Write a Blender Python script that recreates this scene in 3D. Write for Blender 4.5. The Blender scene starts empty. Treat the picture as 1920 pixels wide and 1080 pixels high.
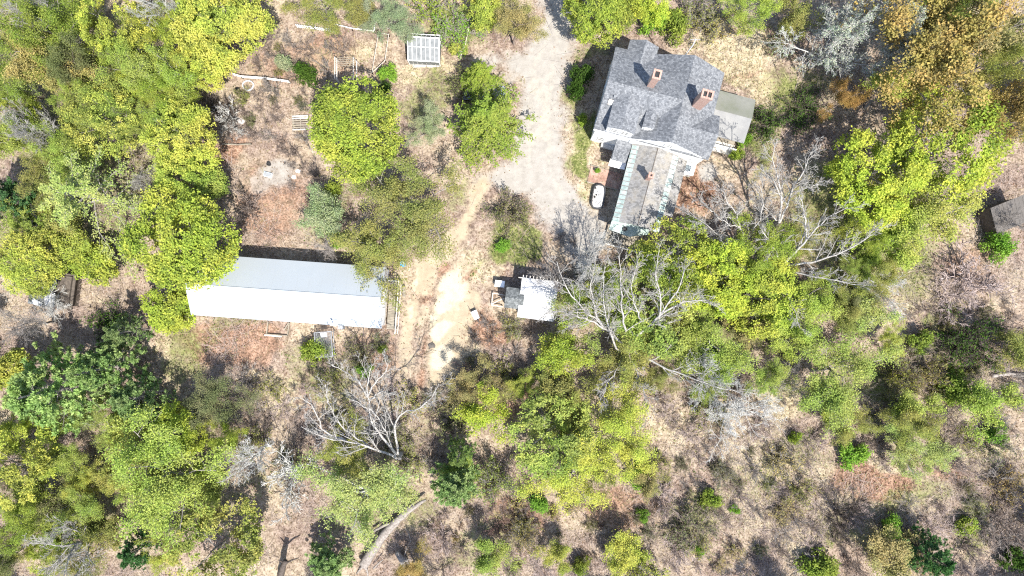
import bpy, math, random
import numpy as np

# ---------------------------------------------------------------- camera, world, sun, exposure
scene = bpy.context.scene
COL = scene.collection
CAM_H = 70.0
FPX = 1280.0            # 24 mm lens on a 36 mm sensor, in 1920-wide pixels

cam_data = bpy.data.cameras.new('camera')
cam_data.lens = 24.0
cam_data.sensor_width = 36.0
cam_data.clip_end = 3000.0
cam = bpy.data.objects.new('camera', cam_data)
cam.location = (0, 0, CAM_H)
COL.objects.link(cam)
scene.camera = cam

SUN_DX, SUN_DY = 0.27, -0.47        # horizontal direction towards the sun per metre of height
SUN_EL = math.atan2(1.0, math.hypot(SUN_DX, SUN_DY))
SUN_AZ = math.atan2(SUN_DX, SUN_DY)  # clockwise from +Y

world = bpy.data.worlds.new('World')
scene.world = world
world.use_nodes = True
wn = world.node_tree.nodes
wl = world.node_tree.links
for n in list(wn):
    wn.remove(n)
sky = wn.new('ShaderNodeTexSky')
sky.sky_type = 'NISHITA'
sky.sun_disc = False
sky.sun_elevation = SUN_EL
sky.sun_rotation = SUN_AZ
sky.air_density = 1.0
sky.dust_density = 1.0
bg = wn.new('ShaderNodeBackground')
bg.inputs['Strength'].default_value = 0.135
wo = wn.new('ShaderNodeOutputWorld')
wl.new(sky.outputs[0], bg.inputs[0])
wl.new(bg.outputs[0], wo.inputs[0])

sun_data = bpy.data.lights.new('sun', 'SUN')
sun_data.energy = 4.7
sun_data.angle = math.radians(0.5)
sun_data.color = (1.0, 0.955, 0.88)
sun = bpy.data.objects.new('sun', sun_data)
sun.rotation_euler = (math.pi / 2 - SUN_EL, 0, math.atan2(SUN_DX, -SUN_DY))
sun.location = (20, -35, 90)
COL.objects.link(sun)

scene.view_settings.view_transform = 'Standard'
scene.view_settings.look = 'None'
scene.view_settings.exposure = 1.15
scene.view_settings.gamma = 1.0
scene.view_settings.use_curve_mapping = False
scene.render.engine = 'CYCLES'
scene.cycles.use_denoising = False
scene.cycles.filter_width = 1.2
scene.cycles.max_bounces = 6
scene.cycles.diffuse_bounces = 3
scene.cycles.transparent_max_bounces = 8

rng = np.random.default_rng(11)
R = random.Random(5)


def W(px, py, z=0.0):
    """Photo pixel (1920 wide) and height -> metres on the site (the camera looks straight down)."""
    k = (CAM_H - z) / FPX
    return np.array([(px - 960.0) * k, (540.0 - py) * k, z])


# ---------------------------------------------------------------- numpy value noise
def vnoise(x, y, cell, seed):
    g = np.random.default_rng(seed).random((256, 256))
    xs, ys = np.asarray(x) / cell + 1000.3, np.asarray(y) / cell + 1000.7
    xi, yi = np.floor(xs).astype(int), np.floor(ys).astype(int)
    fx, fy = xs - xi, ys - yi
    fx, fy = fx * fx * (3 - 2 * fx), fy * fy * (3 - 2 * fy)
    a, b = g[xi % 256, yi % 256], g[(xi + 1) % 256, yi % 256]
    c, d = g[xi % 256, (yi + 1) % 256], g[(xi + 1) % 256, (yi + 1) % 256]
    return (a * (1 - fx) + b * fx) * (1 - fy) + (c * (1 - fx) + d * fx) * fy


def fbm(x, y, cell, seed, o=4):
    s, w, t = 0, 1.0, 0
    for k in range(o):
        s = s + w * vnoise(x, y, cell / 2 ** k, seed + k)
        t += w
        w *= 0.55
    return s / t


def gz(x, y):
    return 0.22 * (fbm(x, y, 9.0, 71, 3) - 0.5)


# ---------------------------------------------------------------- mesh helpers
def make_mesh(name, V, Q=None, T=None, mat=None, var=None, smooth=False):
    me = bpy.data.meshes.new(name)
    V = np.asarray(V, dtype=np.float32).reshape(-1, 3)
    Q = np.zeros((0, 4), int) if Q is None or len(Q) == 0 else np.asarray(Q, int).reshape(-1, 4)
    T = np.zeros((0, 3), int) if T is None or len(T) == 0 else np.asarray(T, int).reshape(-1, 3)
    me.vertices.add(len(V))
    me.vertices.foreach_set('co', V.ravel())
    loops = np.concatenate([Q.ravel(), T.ravel()]).astype(np.int32)
    starts = np.concatenate([np.arange(len(Q)) * 4, len(Q) * 4 + np.arange(len(T)) * 3]).astype(np.int32)
    me.loops.add(len(loops))
    me.loops.foreach_set('vertex_index', loops)
    me.polygons.add(len(starts))
    me.polygons.foreach_set('loop_start', starts)
    me.polygons.foreach_set('use_smooth', np.full(len(starts), smooth, dtype=bool))
    me.update(calc_edges=True)
    if var is not None:
        a = me.attributes.new('var', 'FLOAT', 'POINT')
        a.data.foreach_set('value', np.asarray(var, dtype=np.float32))
    if mat is not None:
        me.materials.append(mat)
    return me


class MB:
    """Collects boxes, slabs, prisms and tubes into one mesh."""
    def __init__(self):
        self.V, self.Q, self.T, self.n = [], [], [], 0

    def add(self, V, Q=(), T=()):
        V = np.asarray(V, float).reshape(-1, 3)
        if len(Q):
            self.Q.append(np.asarray(Q, int).reshape(-1, 4) + self.n)
        if len(T):
            self.T.append(np.asarray(T, int).reshape(-1, 3) + self.n)
        self.V.append(V)
        self.n += len(V)
        return self

    def box(self, x0, x1, y0, y1, z0, z1):
        V = [(x, y, z) for z in (z0, z1) for x, y in ((x0, y0), (x1, y0), (x1, y1), (x0, y1))]
        return self.hexa(V)

    def hexa(self, V):
        return self.add(V, [(3, 2, 1, 0), (4, 5, 6, 7), (0, 1, 5, 4), (1, 2, 6, 5), (2, 3, 7, 6), (3, 0, 4, 7)])

    def slab(self, P, t):
        """A plate with top corners P (counter-clockwise from above), t thick downwards."""
        P = np.asarray(P, float)
        return self.hexa(np.vstack([P - (0, 0, t), P]))

    def pent(self, axis, a0, a1, b0, b1, z0, ze, zr):
        """A gable-ended body along an axis ('u' or 'v')."""
        bm = (b0 + b1) / 2
        prof = [(b0, z0), (b1, z0), (b1, ze), (bm, zr), (b0, ze)]
        V = [((a, b, z) if axis == 'u' else (b, a, z)) for a in (a0, a1) for b, z in prof]
        Q = [(0, 1, 6, 5), (1, 2, 7, 6), (2, 3, 8, 7), (3, 4, 9, 8), (4, 0, 5, 9), (0, 4, 2, 1), (5, 6, 7, 9)]
        return self.add(V, Q, [(2, 4, 3), (7, 8, 9)])

    def gable(self, axis, a0, a1, b0, b1, ze, zr, t=0.16, bm=None):
        bm = (b0 + b1) / 2 if bm is None else bm
        for (p, q, zp, zq) in ((b0, bm, ze, zr), (bm, b1, zr, ze)):
            if axis == 'u':
                P = [(a0, p, zp), (a1, p, zp), (a1, q, zq), (a0, q, zq)]
            else:
                P = [(p, a0, zp), (q, a0, zq), (q, a1, zq), (p, a1, zp)]
            self.slab(P, t)
        return self

    def bar(self, p, q, w, h=None):
        """A square bar from p to q."""
        p, q = np.asarray(p, float), np.asarray(q, float)
        d = (q - p) / np.linalg.norm(q - p)
        up = np.array([0, 0, 1.0]) if abs(d[2]) < 0.9 else np.array([0, 1.0, 0])
        s = np.cross(d, up)
        s /= np.linalg.norm(s)
        u = np.cross(s, d)
        h = w if h is None else h
        V = [c + s * a * w / 2 + u * b * h / 2 for c in (p, q) for a, b in ((-1, -1), (1, -1), (1, 1), (-1, 1))]
        return self.hexa(V)

    def tube(self, P, r, sides=8, cap=True):
        P = np.asarray(P, float)
        r = np.full(len(P), r) if np.isscalar(r) else np.asarray(r, float)
        V, Q, _ = tubes(P[None], r[None], sides)
        T = []
        if cap:
            n = len(P)
            V = np.vstack([V, P[0], P[-1]])
            for k in range(sides):
                T.append((k, n * sides, (k + 1) % sides))
                T.append(((n - 1) * sides + k, (n - 1) * sides + (k + 1) % sides, n * sides + 1))
        return self.add(V, Q, T)

    def build(self, name, mat, parent=None, smooth=False, var=None):
        me = make_mesh(name, np.vstack(self.V), np.vstack(self.Q) if self.Q else None,
                       np.vstack(self.T) if self.T else None, mat, var, smooth)
        return link(name, me, parent)


def link(name, data, parent=None):
    o = bpy.data.objects.new(name, data)
    COL.objects.link(o)
    if parent is not None:
        o.parent = parent
    return o


def tag(o, label=None, cat=None, group=None, kind=None):
    if label:
        o['label'] = label
    if cat:
        o['category'] = cat
    if group:
        o['group'] = group
    if kind:
        o['kind'] = kind
    return o


def thing(name, label, cat, loc, rz=0.0, group=None):
    o = bpy.data.objects.new(name, None)
    o.empty_display_size = 0.3
    COL.objects.link(o)
    o.location = loc
    o.rotation_euler = (0, 0, rz)
    return tag(o, label, cat, group)


def unit(v):
    return v / np.maximum(np.linalg.norm(v, axis=-1, keepdims=True), 1e-9)


def tubes(P, Rr, sides):
    """P (B,n,3) centre lines, Rr (B,n) radii -> verts, quads, branch index per vertex."""
    B, n, _ = P.shape
    d = np.empty_like(P)
    d[:, 1:-1] = P[:, 2:] - P[:, :-2]
    d[:, 0] = P[:, 1] - P[:, 0]
    d[:, -1] = P[:, -1] - P[:, -2]
    d = unit(d)
    ref = np.where(np.abs(d[:, :1, 2:3]) > 0.8, np.array([[[1.0, 0, 0]]]), np.array([[[0, 0, 1.0]]]))
    s = unit(np.cross(d, np.broadcast_to(ref, d.shape)))
    u = np.cross(s, d)
    ang = np.arange(sides) * 2 * math.pi / sides
    V = P[:, :, None] + Rr[:, :, None, None] * (s[:, :, None] * np.cos(ang)[None, None, :, None] + u[:, :, None] * np.sin(ang)[None, None, :, None])
    i = np.arange(n - 1)[:, None]
    k = np.arange(sides)[None]
    q = np.stack([i * sides + k, i * sides + (k + 1) % sides, (i + 1) * sides + (k + 1) % sides, (i + 1) * sides + k], -1).reshape(-1, 4)
    Q = (q[None] + (np.arange(B) * n * sides)[:, None, None]).reshape(-1, 4)
    return V.reshape(-1, 3), Q, np.repeat(np.arange(B), n * sides)


# ---------------------------------------------------------------- materials
def new_mat(name):
    m = bpy.data.materials.new(name)
    m.use_nodes = True
    nt = m.node_tree
    for n in list(nt.nodes):
        nt.nodes.remove(n)
    return m, nt.nodes, nt.links


def N(nodes, kind, **kw):
    n = nodes.new('ShaderNode' + kind)
    for k, v in kw.items():
        setattr(n, k, v)
    return n


def mixc(nodes, links, a, b, f, blend='MIX'):
    n = nodes.new('ShaderNodeMix')
    n.data_type = 'RGBA'
    n.blend_type = blend
    for sock, v in ((n.inputs[0], f), (n.inputs[6], a), (n.inputs[7], b)):
        if hasattr(v, 'is_output'):
            links.new(v, sock)
        elif isinstance(v, (int, float)):
            sock.default_value = v
        else:
            sock.default_value = (*v, 1.0)
    return n.outputs[2]


def mth(nodes, links, op, a, b=0.0, clamp=False):
    n = nodes.new('ShaderNodeMath')
    n.operation = op
    n.use_clamp = clamp
    for sock, v in zip(n.inputs, (a, b)):
        if hasattr(v, 'is_output'):
            links.new(v, sock)
        else:
            sock.default_value = v
    return n.outputs[0]


def ramp(nodes, links, fac, stops):
    n = nodes.new('ShaderNodeValToRGB')
    e = n.color_ramp.elements
    while len(e) < len(stops):
        e.new(0.5)
    for el, (p, c) in zip(e, stops):
        el.position = p
        el.color = (*c, 1.0) if len(c) == 3 else c
    links.new(fac, n.inputs[0])
    return n.outputs[0]


def noise(nodes, links, vec, scale, detail=4.0, rough=0.55):
    n = nodes.new('ShaderNodeTexNoise')
    n.inputs['Scale'].default_value = scale
    n.inputs['Detail'].default_value = detail
    n.inputs['Roughness'].default_value = rough
    if vec is not None:
        links.new(vec, n.inputs['Vector'])
    return n.outputs[0]


def out(nodes, links, shader):
    o = nodes.new('ShaderNodeOutputMaterial')
    links.new(shader, o.inputs['Surface'])


def bsdf(nodes, links, col, rough=0.7, metal=0.0, normal=None, spec=0.4):
    p = nodes.new('ShaderNodeBsdfPrincipled')
    if hasattr(col, 'is_output'):
        links.new(col, p.inputs['Base Color'])
    else:
        p.inputs['Base Color'].default_value = (*col, 1)
    p.inputs['Roughness'].default_value = rough
    p.inputs['Metallic'].default_value = metal
    p.inputs['Specular IOR Level'].default_value = spec
    if normal is not None:
        links.new(normal, p.inputs['Normal'])
    return p.outputs[0]


def bump(nodes, links, h, strength, dist=0.03):
    b = nodes.new('ShaderNodeBump')
    b.inputs['Strength'].default_value = strength
    b.inputs['Distance'].default_value = dist
    links.new(h, b.inputs['Height'])
    return b.outputs[0]


def worn(name, c0, c1, scale=3.0, rough=0.75, metal=0.0, b=0.15, fine=25.0, dirt_or_shade=None, dirt_or_shade_amt=0.5, stretch=None):
    """A plain weathered surface: two tones by noise, fine grain, optional stain or painted-shade colour."""
    m, n, l = new_mat(name)
    tc = N(n, 'TexCoord')
    v = tc.outputs['Object']
    if stretch:
        mp = N(n, 'Mapping')
        mp.inputs['Scale'].default_value = stretch
        l.new(v, mp.inputs[0])
        v = mp.outputs[0]
    big = noise(n, l, v, scale, 5.0, 0.6)
    fin = noise(n, l, v, fine, 3.0, 0.6)
    f = mth(n, l, 'ADD', mth(n, l, 'MULTIPLY', big, 0.65), mth(n, l, 'MULTIPLY', fin, 0.35))
    c = ramp(n, l, f, [(0.36, c0), (0.62, c1)])
    if dirt_or_shade is not None:
        d = noise(n, l, tc.outputs['Object'], scale * 0.5, 6.0, 0.65)
        d = mth(n, l, 'MULTIPLY', ramp(n, l, d, [(0.48, (0, 0, 0)), (0.68, (1, 1, 1))]), dirt_or_shade_amt)
        c = mixc(n, l, c, dirt_or_shade, d)
    out(n, l, bsdf(n, l, c, rough, metal, bump(n, l, fin, b)))
    return m


def leaf_material(name, trans=0.36):
    m, n, l = new_mat(name)
    oi = N(n, 'ObjectInfo')
    at = N(n, 'Attribute', attribute_name='var')
    var = at.outputs['Fac']
    k = ramp(n, l, var, [(0.0, (0.42, 0.46, 0.6)), (0.5, (1.0, 1.0, 1.0)), (1.0, (1.6, 1.42, 1.5))])
    c = mixc(n, l, oi.outputs['Color'], k, 1.0, 'MULTIPLY')
    geo = N(n, 'NewGeometry')
    pn = noise(n, l, geo.outputs['Position'], 0.33, 2.0)
    c = mixc(n, l, c, mixc(n, l, c, (0.8, 0.95, 0.8), 1.0, 'MULTIPLY'), ramp(n, l, pn, [(0.4, (0, 0, 0)), (0.6, (1, 1, 1))]))
    d = bsdf(n, l, c, 0.6, 0.0, None, 0.15)
    t = N(n, 'BsdfTranslucent')
    l.new(mixc(n, l, c, (1.1, 1.05, 0.7), 1.0, 'MULTIPLY'), t.inputs[0])
    mx = N(n, 'MixShader')
    mx.inputs[0].default_value = trans
    l.new(d, mx.inputs[1])
    l.new(t.outputs[0], mx.inputs[2])
    out(n, l, mx.outputs[0])
    return m


def bark_material(name):
    m, n, l = new_mat(name)
    oi = N(n, 'ObjectInfo')
    tc = N(n, 'TexCoord')
    f = noise(n, l, tc.outputs['Object'], 5.0, 5.0, 0.7)
    k = ramp(n, l, f, [(0.35, (0.55, 0.52, 0.5)), (0.62, (1.15, 1.15, 1.15))])
    c = mixc(n, l, oi.outputs['Color'], k, 1.0, 'MULTIPLY')
    out(n, l, bsdf(n, l, c, 0.85, 0.0, bump(n, l, f, 0.5, 0.04), 0.2))
    return m


def shingle_material(name, c0, c1, c2, sx=0.17, sy=0.14, moss=None):
    """Asphalt shingles: courses with a recessed line and a tone of their own per shingle."""
    m, n, l = new_mat(name)
    tc = N(n, 'TexCoord')
    br = N(n, 'TexBrick')
    br.inputs['Scale'].default_value = 1.0
    br.inputs['Brick Width'].default_value = sx
    br.inputs['Row Height'].default_value = sy
    br.inputs['Mortar Size'].default_value = 0.006
    br.inputs['Color1'].default_value = (0, 0, 0, 1)
    br.inputs['Color2'].default_value = (1, 1, 1, 1)
    br.inputs['Mortar'].default_value = (0, 0, 0, 1)
    l.new(tc.outputs['Object'], br.inputs['Vector'])
    nf = noise(n, l, tc.outputs['Object'], 11.0, 2.0, 0.75)
    big = noise(n, l, tc.outputs['Object'], 0.8, 4.0)
    f = mth(n, l, 'ADD', mth(n, l, 'MULTIPLY', br.outputs[0], 0.36), mth(n, l, 'MULTIPLY', nf, 0.64))
    f = mth(n, l, 'ADD', f, mth(n, l, 'MULTIPLY', mth(n, l, 'SUBTRACT', big, 0.5), 0.35))
    c = ramp(n, l, f, [(0.30, c0), (0.50, c1), (0.78, c2)])
    if moss is not None:
        mn = noise(n, l, tc.outputs['Object'], 1.1, 6.0, 0.7)
        c = mixc(n, l, c, moss, ramp(n, l, mn, [(0.47, (0, 0, 0)), (0.7, (0.85, 0.85, 0.85))]))
    out(n, l, bsdf(n, l, c, 0.85, 0.0, bump(n, l, br.outputs[1], 0.4, -0.01), 0.3))
    return m


LEAF = leaf_material('leaf')
NEEDLE = leaf_material('needle', 0.3)
BARK = bark_material('bark')
# ---------------------------------------------------------------- the ground: zones laid out in metres
S0 = FPX / CAM_H


def path_mask(x, y, pts, seed, edge=0.5, rag=0.9):
    """Soft mask of a track given as (px, py, half-width px)."""
    best = np.full(np.shape(x), -9.0)
    P = [((p - 960) / S0, (540 - q) / S0, r / S0) for p, q, r in pts]
    for (x0, y0, r0), (x1, y1, r1) in zip(P[:-1], P[1:]):
        dx, dy = x1 - x0, y1 - y0
        t = np.clip(((x - x0) * dx + (y - y0) * dy) / (dx * dx + dy * dy), 0, 1)
        d = (r0 + t * (r1 - r0)) - np.hypot(x - x0 - t * dx, y - y0 - t * dy)
        best = np.maximum(best, d)
    best = best + rag * (fbm(x, y, 1.6, seed, 4) - 0.5) * 2
    return np.clip(best / edge * 0.5 + 0.5, 0, 1)


def ell_mask(x, y, ells, seed, rag=0.9):
    m = np.zeros(np.shape(x))
    wx = (fbm(x, y, 5.0, seed + 300, 4) - 0.5) * 7 * rag
    wy = (fbm(x, y, 5.0, seed + 340, 4) - 0.5) * 7 * rag
    nz = (fbm(x, y, 3.5, seed, 5) - 0.5) * 2 * rag
    for cx, cy, rx, ry, s in ells:
        d = np.hypot((x + wx - (cx - 960) / S0) / (rx / S0), (y + wy - (540 - cy) / S0) / (ry / S0))
        m = np.maximum(m, s * np.clip((1.0 - d) * 1.6 + 0.35 + nz, 0, 1))
    return np.clip(m, 0, 1)


GRAVEL = [(1046, -60, 22), (1044, 20, 23), (1036, 70, 26), (1022, 120, 36), (1014, 190, 42), (1014, 260, 44),
          (1010, 310, 50), (1036, 365, 40), (1072, 410, 42), (1090, 440, 40)]
GRAVEL2 = [(1020, 130, 40), (975, 122, 26), (935, 116, 12), (900, 112, 5)]
GRAVEL3 = [(1000, 322, 46), (950, 330, 26), (905, 338, 12)]
TRACK1 = [(905, 345, 12), (885, 390, 10), (862, 430, 14), (822, 465, 17), (796, 505, 14), (776, 560, 12), (764, 620, 12), (758, 690, 9), (757, 740, 4)]
TRACK2 = [(872, 430, 12), (845, 470, 12), (812, 530, 8), (800, 600, 5)]
PAD = [(836, 515, 42), (842, 575, 54), (832, 630, 46), (822, 690, 32), (812, 735, 16)]
MEDIAN = [(836, 500, 9), (826, 512, 8), (814, 545, 3), (803, 600, 3), (794, 660, 4), (790, 720, 5)]
STRAW_E = [(1385, 110, 85, 62, 1), (1330, 80, 50, 30, .9), (1440, 150, 55, 60, .9), (330, 660, 55, 80, .7), (520, 735, 60, 45, .6),
           (1440, 860, 170, 90, .55), (1330, 800, 120, 70, .45), (1640, 930, 140, 90, .6), (1720, 560, 70, 60, .7), (820, 160, 70, 55, .65),
           (1500, 960, 120, 80, .5), (1850, 840, 90, 60, .7), (1180, 830, 90, 60, .5), (1480, 760, 100, 70, .7), (920, 490, 60, 50, .5),
           (1085, 250, 35, 80, .6), (1120, 350, 30, 45, .8), (60, 520, 70, 40, .6), (880, 640, 50, 60, .5), (640, 90, 110, 40, .5),
           (1830, 720, 80, 60, .6), (1590, 560, 60, 40, .6), (1350, 970, 120, 70, .4), (1180, 960, 80, 60, .45)]
GRASS_E = [(1300, 980, 70, 50, .5), (1490, 850, 70, 45, .5), (1400, 920, 60, 40, .4), (600, 720, 90, 60, .55), (420, 610, 60, 26, .5), (1560, 1000, 70, 50, .5), (1720, 930, 60, 40, .5), (900, 1010, 80, 50, .45), (770, 820, 70, 60, .4),
           (1072, 330, 22, 50, 1), (1066, 170, 16, 110, .75), (1078, 255, 20, 50, .9), (940, 500, 60, 45, .8), (1010, 440, 16, 60, .8),
           (800, 170, 60, 50, .55), (330, 670, 50, 70, .55), (850, 60, 60, 45, .8), (1120, 95, 80, 20, .5), (870, 350, 40, 40, .5),
           (560, 690, 50, 40, .45), (960, 470, 60, 40, .7), (1770, 640, 60, 60, .6), (1440, 260, 60, 60, .7), (1640, 720, 120, 80, .6),
           (1830, 970, 60, 70, .6), (650, 680, 60, 50, .5), (1500, 200, 80, 70, .7), (620, 400, 60, 70, .45), (1240, 560, 200, 110, .6),
           (300, 900, 240, 130, .45), (690, 940, 120, 90, .5), (1080, 830, 130, 90, .5), (150, 300, 220, 200, .5), (1600, 420, 200, 140, .6)]
RUST_E = [(1290, 345, 60, 55, 1), (500, 390, 80, 70, .62), (545, 340, 50, 40, .55), (1640, 905, 85, 40, .9), (560, 110, 110, 60, .5), (450, 640, 130, 45, .7),
          (780, 530, 30, 40, .9), (925, 630, 50, 40, .8), (840, 505, 20, 12, 1), (930, 740, 70, 50, .6), (970, 970, 110, 50, .6), (1180, 955, 90, 50, .6),
          (420, 285, 40, 40, .8), (1400, 140, 60, 10, .5), (1760, 870, 60, 30, .6), (1810, 500, 80, 60, .5), (700, 660, 90, 60, .5)]
SLAB_E = [(520, 325, 44, 34, .62), (490, 345, 36, 28, .5), (1330, 315, 28, 26, .8), (440, 225, 26, 20, .6)]


def zones(x, y):
    gravel = np.maximum.reduce([path_mask(x, y, GRAVEL, 3, 1.5, 1.2), path_mask(x, y, GRAVEL2, 4, 1.4, 1.2), path_mask(x, y, GRAVEL3, 5, 1.0)])
    sand = np.maximum.reduce([path_mask(x, y, TRACK1, 6, .8, .7), path_mask(x, y, TRACK2, 7, .8, .6) * 0.8, path_mask(x, y, PAD, 8, 1.1, 1.6)])
    gravel = np.maximum(gravel, ell_mask(x, y, SLAB_E, 9, .35))
    mid_strip = path_mask(x, y, MEDIAN, 14, .6, .5)
    sand = sand * (1 - .92 * mid_strip)
    straw = ell_mask(x, y, STRAW_E, 21)
    grass = ell_mask(x, y, GRASS_E, 33)
    rust = ell_mask(x, y, RUST_E, 45, .8)
    rust = np.maximum(rust, mid_strip)
    hard = np.maximum(gravel, sand)
    return gravel, sand, straw, grass * (1 - hard), rust * (1 - hard * .7)


def ground_material():
    m, n, l = new_mat('ground_cover')
    geo = N(n, 'NewGeometry')
    P = geo.outputs['Position']
    za = N(n, 'Attribute', attribute_name='zone_a')
    zb = N(n, 'Attribute', attribute_name='zone_b')
    sa = N(n, 'SeparateColor')
    l.new(za.outputs['Color'], sa.inputs[0])
    sb = N(n, 'SeparateColor')
    l.new(zb.outputs['Color'], sb.inputs[0])
    big = noise(n, l, P, 0.22, 6.0, 0.6)
    mid = noise(n, l, P, 1.3, 6.0, 0.65)
    fine = noise(n, l, P, 5.5, 4.0, 0.7)
    grit = noise(n, l, P, 22.0, 3.0, 0.7)
    vo = N(n, 'TexVoronoi')
    vo.inputs['Scale'].default_value = 7.0
    l.new(P, vo.inputs['Vector'])
    sv = N(n, 'SeparateColor')
    l.new(vo.outputs['Color'], sv.inputs[0])
    fleck = sv.outputs[0]
    f1 = mth(n, l, 'ADD', mth(n, l, 'MULTIPLY', fleck, 0.14), mth(n, l, 'MULTIPLY', fine, 0.52))
    f1 = mth(n, l, 'ADD', f1, mth(n, l, 'MULTIPLY', mid, 0.55))
    f1 = mth(n, l, 'ADD', f1, mth(n, l, 'MULTIPLY', big, 0.25))
    f1 = mth(n, l, 'SUBTRACT', f1, 0.26)
    litter = ramp(n, l, f1, [(0.24, (0.05, 0.036, 0.029)), (0.40, (0.155, 0.112, 0.089)), (0.52, (0.265, 0.203, 0.166)), (0.72, (0.37, 0.305, 0.258))])
    straw = ramp(n, l, f1, [(0.24, (0.07, 0.055, 0.03)), (0.38, (0.21, 0.17, 0.105)), (0.52, (0.36, 0.305, 0.205)), (0.7, (0.47, 0.415, 0.295))])
    grass = ramp(n, l, f1, [(0.26, (0.02, 0.032, 0.008)), (0.42, (0.085, 0.10, 0.028)), (0.56, (0.18, 0.185, 0.07)), (0.74, (0.36, 0.33, 0.17))])
    rust = ramp(n, l, f1, [(0.28, (0.04, 0.02, 0.012)), (0.42, (0.15, 0.085, 0.056)), (0.54, (0.29, 0.185, 0.13)), (0.72, (0.40, 0.29, 0.215))])
    f2 = mth(n, l, 'ADD', mth(n, l, 'MULTIPLY', grit, 0.45), mth(n, l, 'MULTIPLY', mid, 0.6))
    gravel = ramp(n, l, f2, [(0.33, (0.20, 0.182, 0.16)), (0.50, (0.275, 0.255, 0.228)), (0.70, (0.33, 0.312, 0.285))])
    sand = ramp(n, l, f2, [(0.30, (0.20, 0.155, 0.11)), (0.46, (0.29, 0.235, 0.165)), (0.66, (0.37, 0.31, 0.22))])

    def soft(w, amt=0.7):
        q = mth(n, l, 'MULTIPLY', mth(n, l, 'SUBTRACT', mid, 0.5), amt * 1.6)
        q = mth(n, l, 'ADD', q, mth(n, l, 'MULTIPLY', mth(n, l, 'SUBTRACT', fine, 0.5), amt))
        q = mth(n, l, 'ADD', q, w)
        return ramp(n, l, q, [(0.3, (0, 0, 0)), (0.7, (1, 1, 1))])

    c = litter
    blotch = ramp(n, l, big, [(0.4, (0, 0, 0)), (0.62, (1, 1, 1))])
    c = mixc(n, l, c, straw, mth(n, l, 'MULTIPLY', blotch, 0.55))
    c = mixc(n, l, c, straw, soft(sa.outputs[2]))
    c = mixc(n, l, c, rust, soft(sb.outputs[1]))
    c = mixc(n, l, c, grass, soft(sb.outputs[0]))
    c = mixc(n, l, c, gravel, soft(sa.outputs[0], 0.35))
    c = mixc(n, l, c, sand, soft(sa.outputs[1], 0.45))
    worn_c = ramp(n, l, f2, [(0.30, (0.30, 0.265, 0.20)), (0.55, (0.42, 0.375, 0.285))])
    c = mixc(n, l, c, worn_c, mth(n, l, 'MULTIPLY', soft(sb.outputs[2], 0.5), mth(n, l, 'ADD', mth(n, l, 'MULTIPLY', sa.outputs[1], .55), .4)))
    h = mth(n, l, 'ADD', mth(n, l, 'MULTIPLY', fine, 0.7), mth(n, l, 'MULTIPLY', grit, 0.3))
    out(n, l, bsdf(n, l, c, 0.95, 0.0, bump(n, l, h, 0.55, 0.06), 0.15))
    return m


GROUND = ground_material()


RUTS = [[(1056, -60, 7), (1052, 20, 7), (1046, 70, 8), (1036, 120, 9), (1032, 190, 10), (1030, 260, 10), (1030, 310, 9), (1052, 360, 7)],
        [(1034, -60, 7), (1033, 20, 7), (1022, 75, 8), (1004, 120, 9), (994, 190, 10), (996, 260, 9), (990, 310, 8), (960, 332, 5)]]
WORN_E = [(846, 540, 42, 22, 1), (840, 588, 44, 26, 1), (832, 632, 32, 20, 1), (818, 685, 28, 26, 1), (865, 560, 26, 34, .9), (850, 520, 30, 16, .9), (800, 610, 10, 40, .6), (775, 560, 8, 60, .6), (1010, 200, 26, 90, .5)]


def set_zone_attrs(me, x, y):
    g, s, st, gr, ru = zones(x, y)
    wn_ = np.maximum.reduce([path_mask(x, y, p, 12 + k, .8, .5) * .55 * g for k, p in enumerate(RUTS)] + [ell_mask(x, y, WORN_E, 61, .7) * np.maximum(g, s)])
    o = np.ones_like(x)
    for nm, ch in (('zone_a', (g, s, st, o)), ('zone_b', (gr, ru, wn_, o))):
        a = me.attributes.new(nm, 'FLOAT_COLOR', 'POINT')
        a.data.foreach_set('color', np.stack(ch, -1).astype(np.float32).ravel())
    return g, s


def grid_coords(core, step):
    c = np.arange(-core, core + 1e-6, step)
    far = core + np.array([2, 5, 10, 20, 45, 90, 180, 400.0])
    return np.concatenate([-far[::-1], c, far])


gxs, gys = grid_coords(62.0, 0.25), grid_coords(38.0, 0.25)
GX, GY = np.meshgrid(gxs, gys, indexing='ij')
gx, gy = GX.ravel(), GY.ravel()
gzv = gz(gx, gy)
ny = len(gys)
ii, jj = np.meshgrid(np.arange(len(gxs) - 1), np.arange(ny - 1), indexing='ij')
base_i = (ii * ny + jj).ravel()
gq = np.stack([base_i, base_i + ny, base_i + ny + 1, base_i + 1], -1)
gme = make_mesh('ground', np.stack([gx, gy, gzv], -1), gq, None, GROUND, None, True)
g_gravel, g_sand = set_zone_attrs(gme, gx, gy)
tag(link('ground', gme), 'leaf-strewn woodland floor with dry grass and bare soil', 'ground', None, 'structure')


def sub_sheet(name, w, label, cat):
    """The faces of the ground inside a mask, as a sheet 4 mm above it."""
    keep = gq[w[gq].mean(1) > 0.45]
    ids, inv = np.unique(keep.ravel(), return_inverse=True)
    x, y = gx[ids], gy[ids]
    me = make_mesh(name, np.stack([x, y, gzv[ids] + 0.004], -1), inv.reshape(-1, 4), None, GROUND, None, True)
    set_zone_attrs(me, x, y)
    tag(link(name, me), label, cat, None, 'structure')


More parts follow.
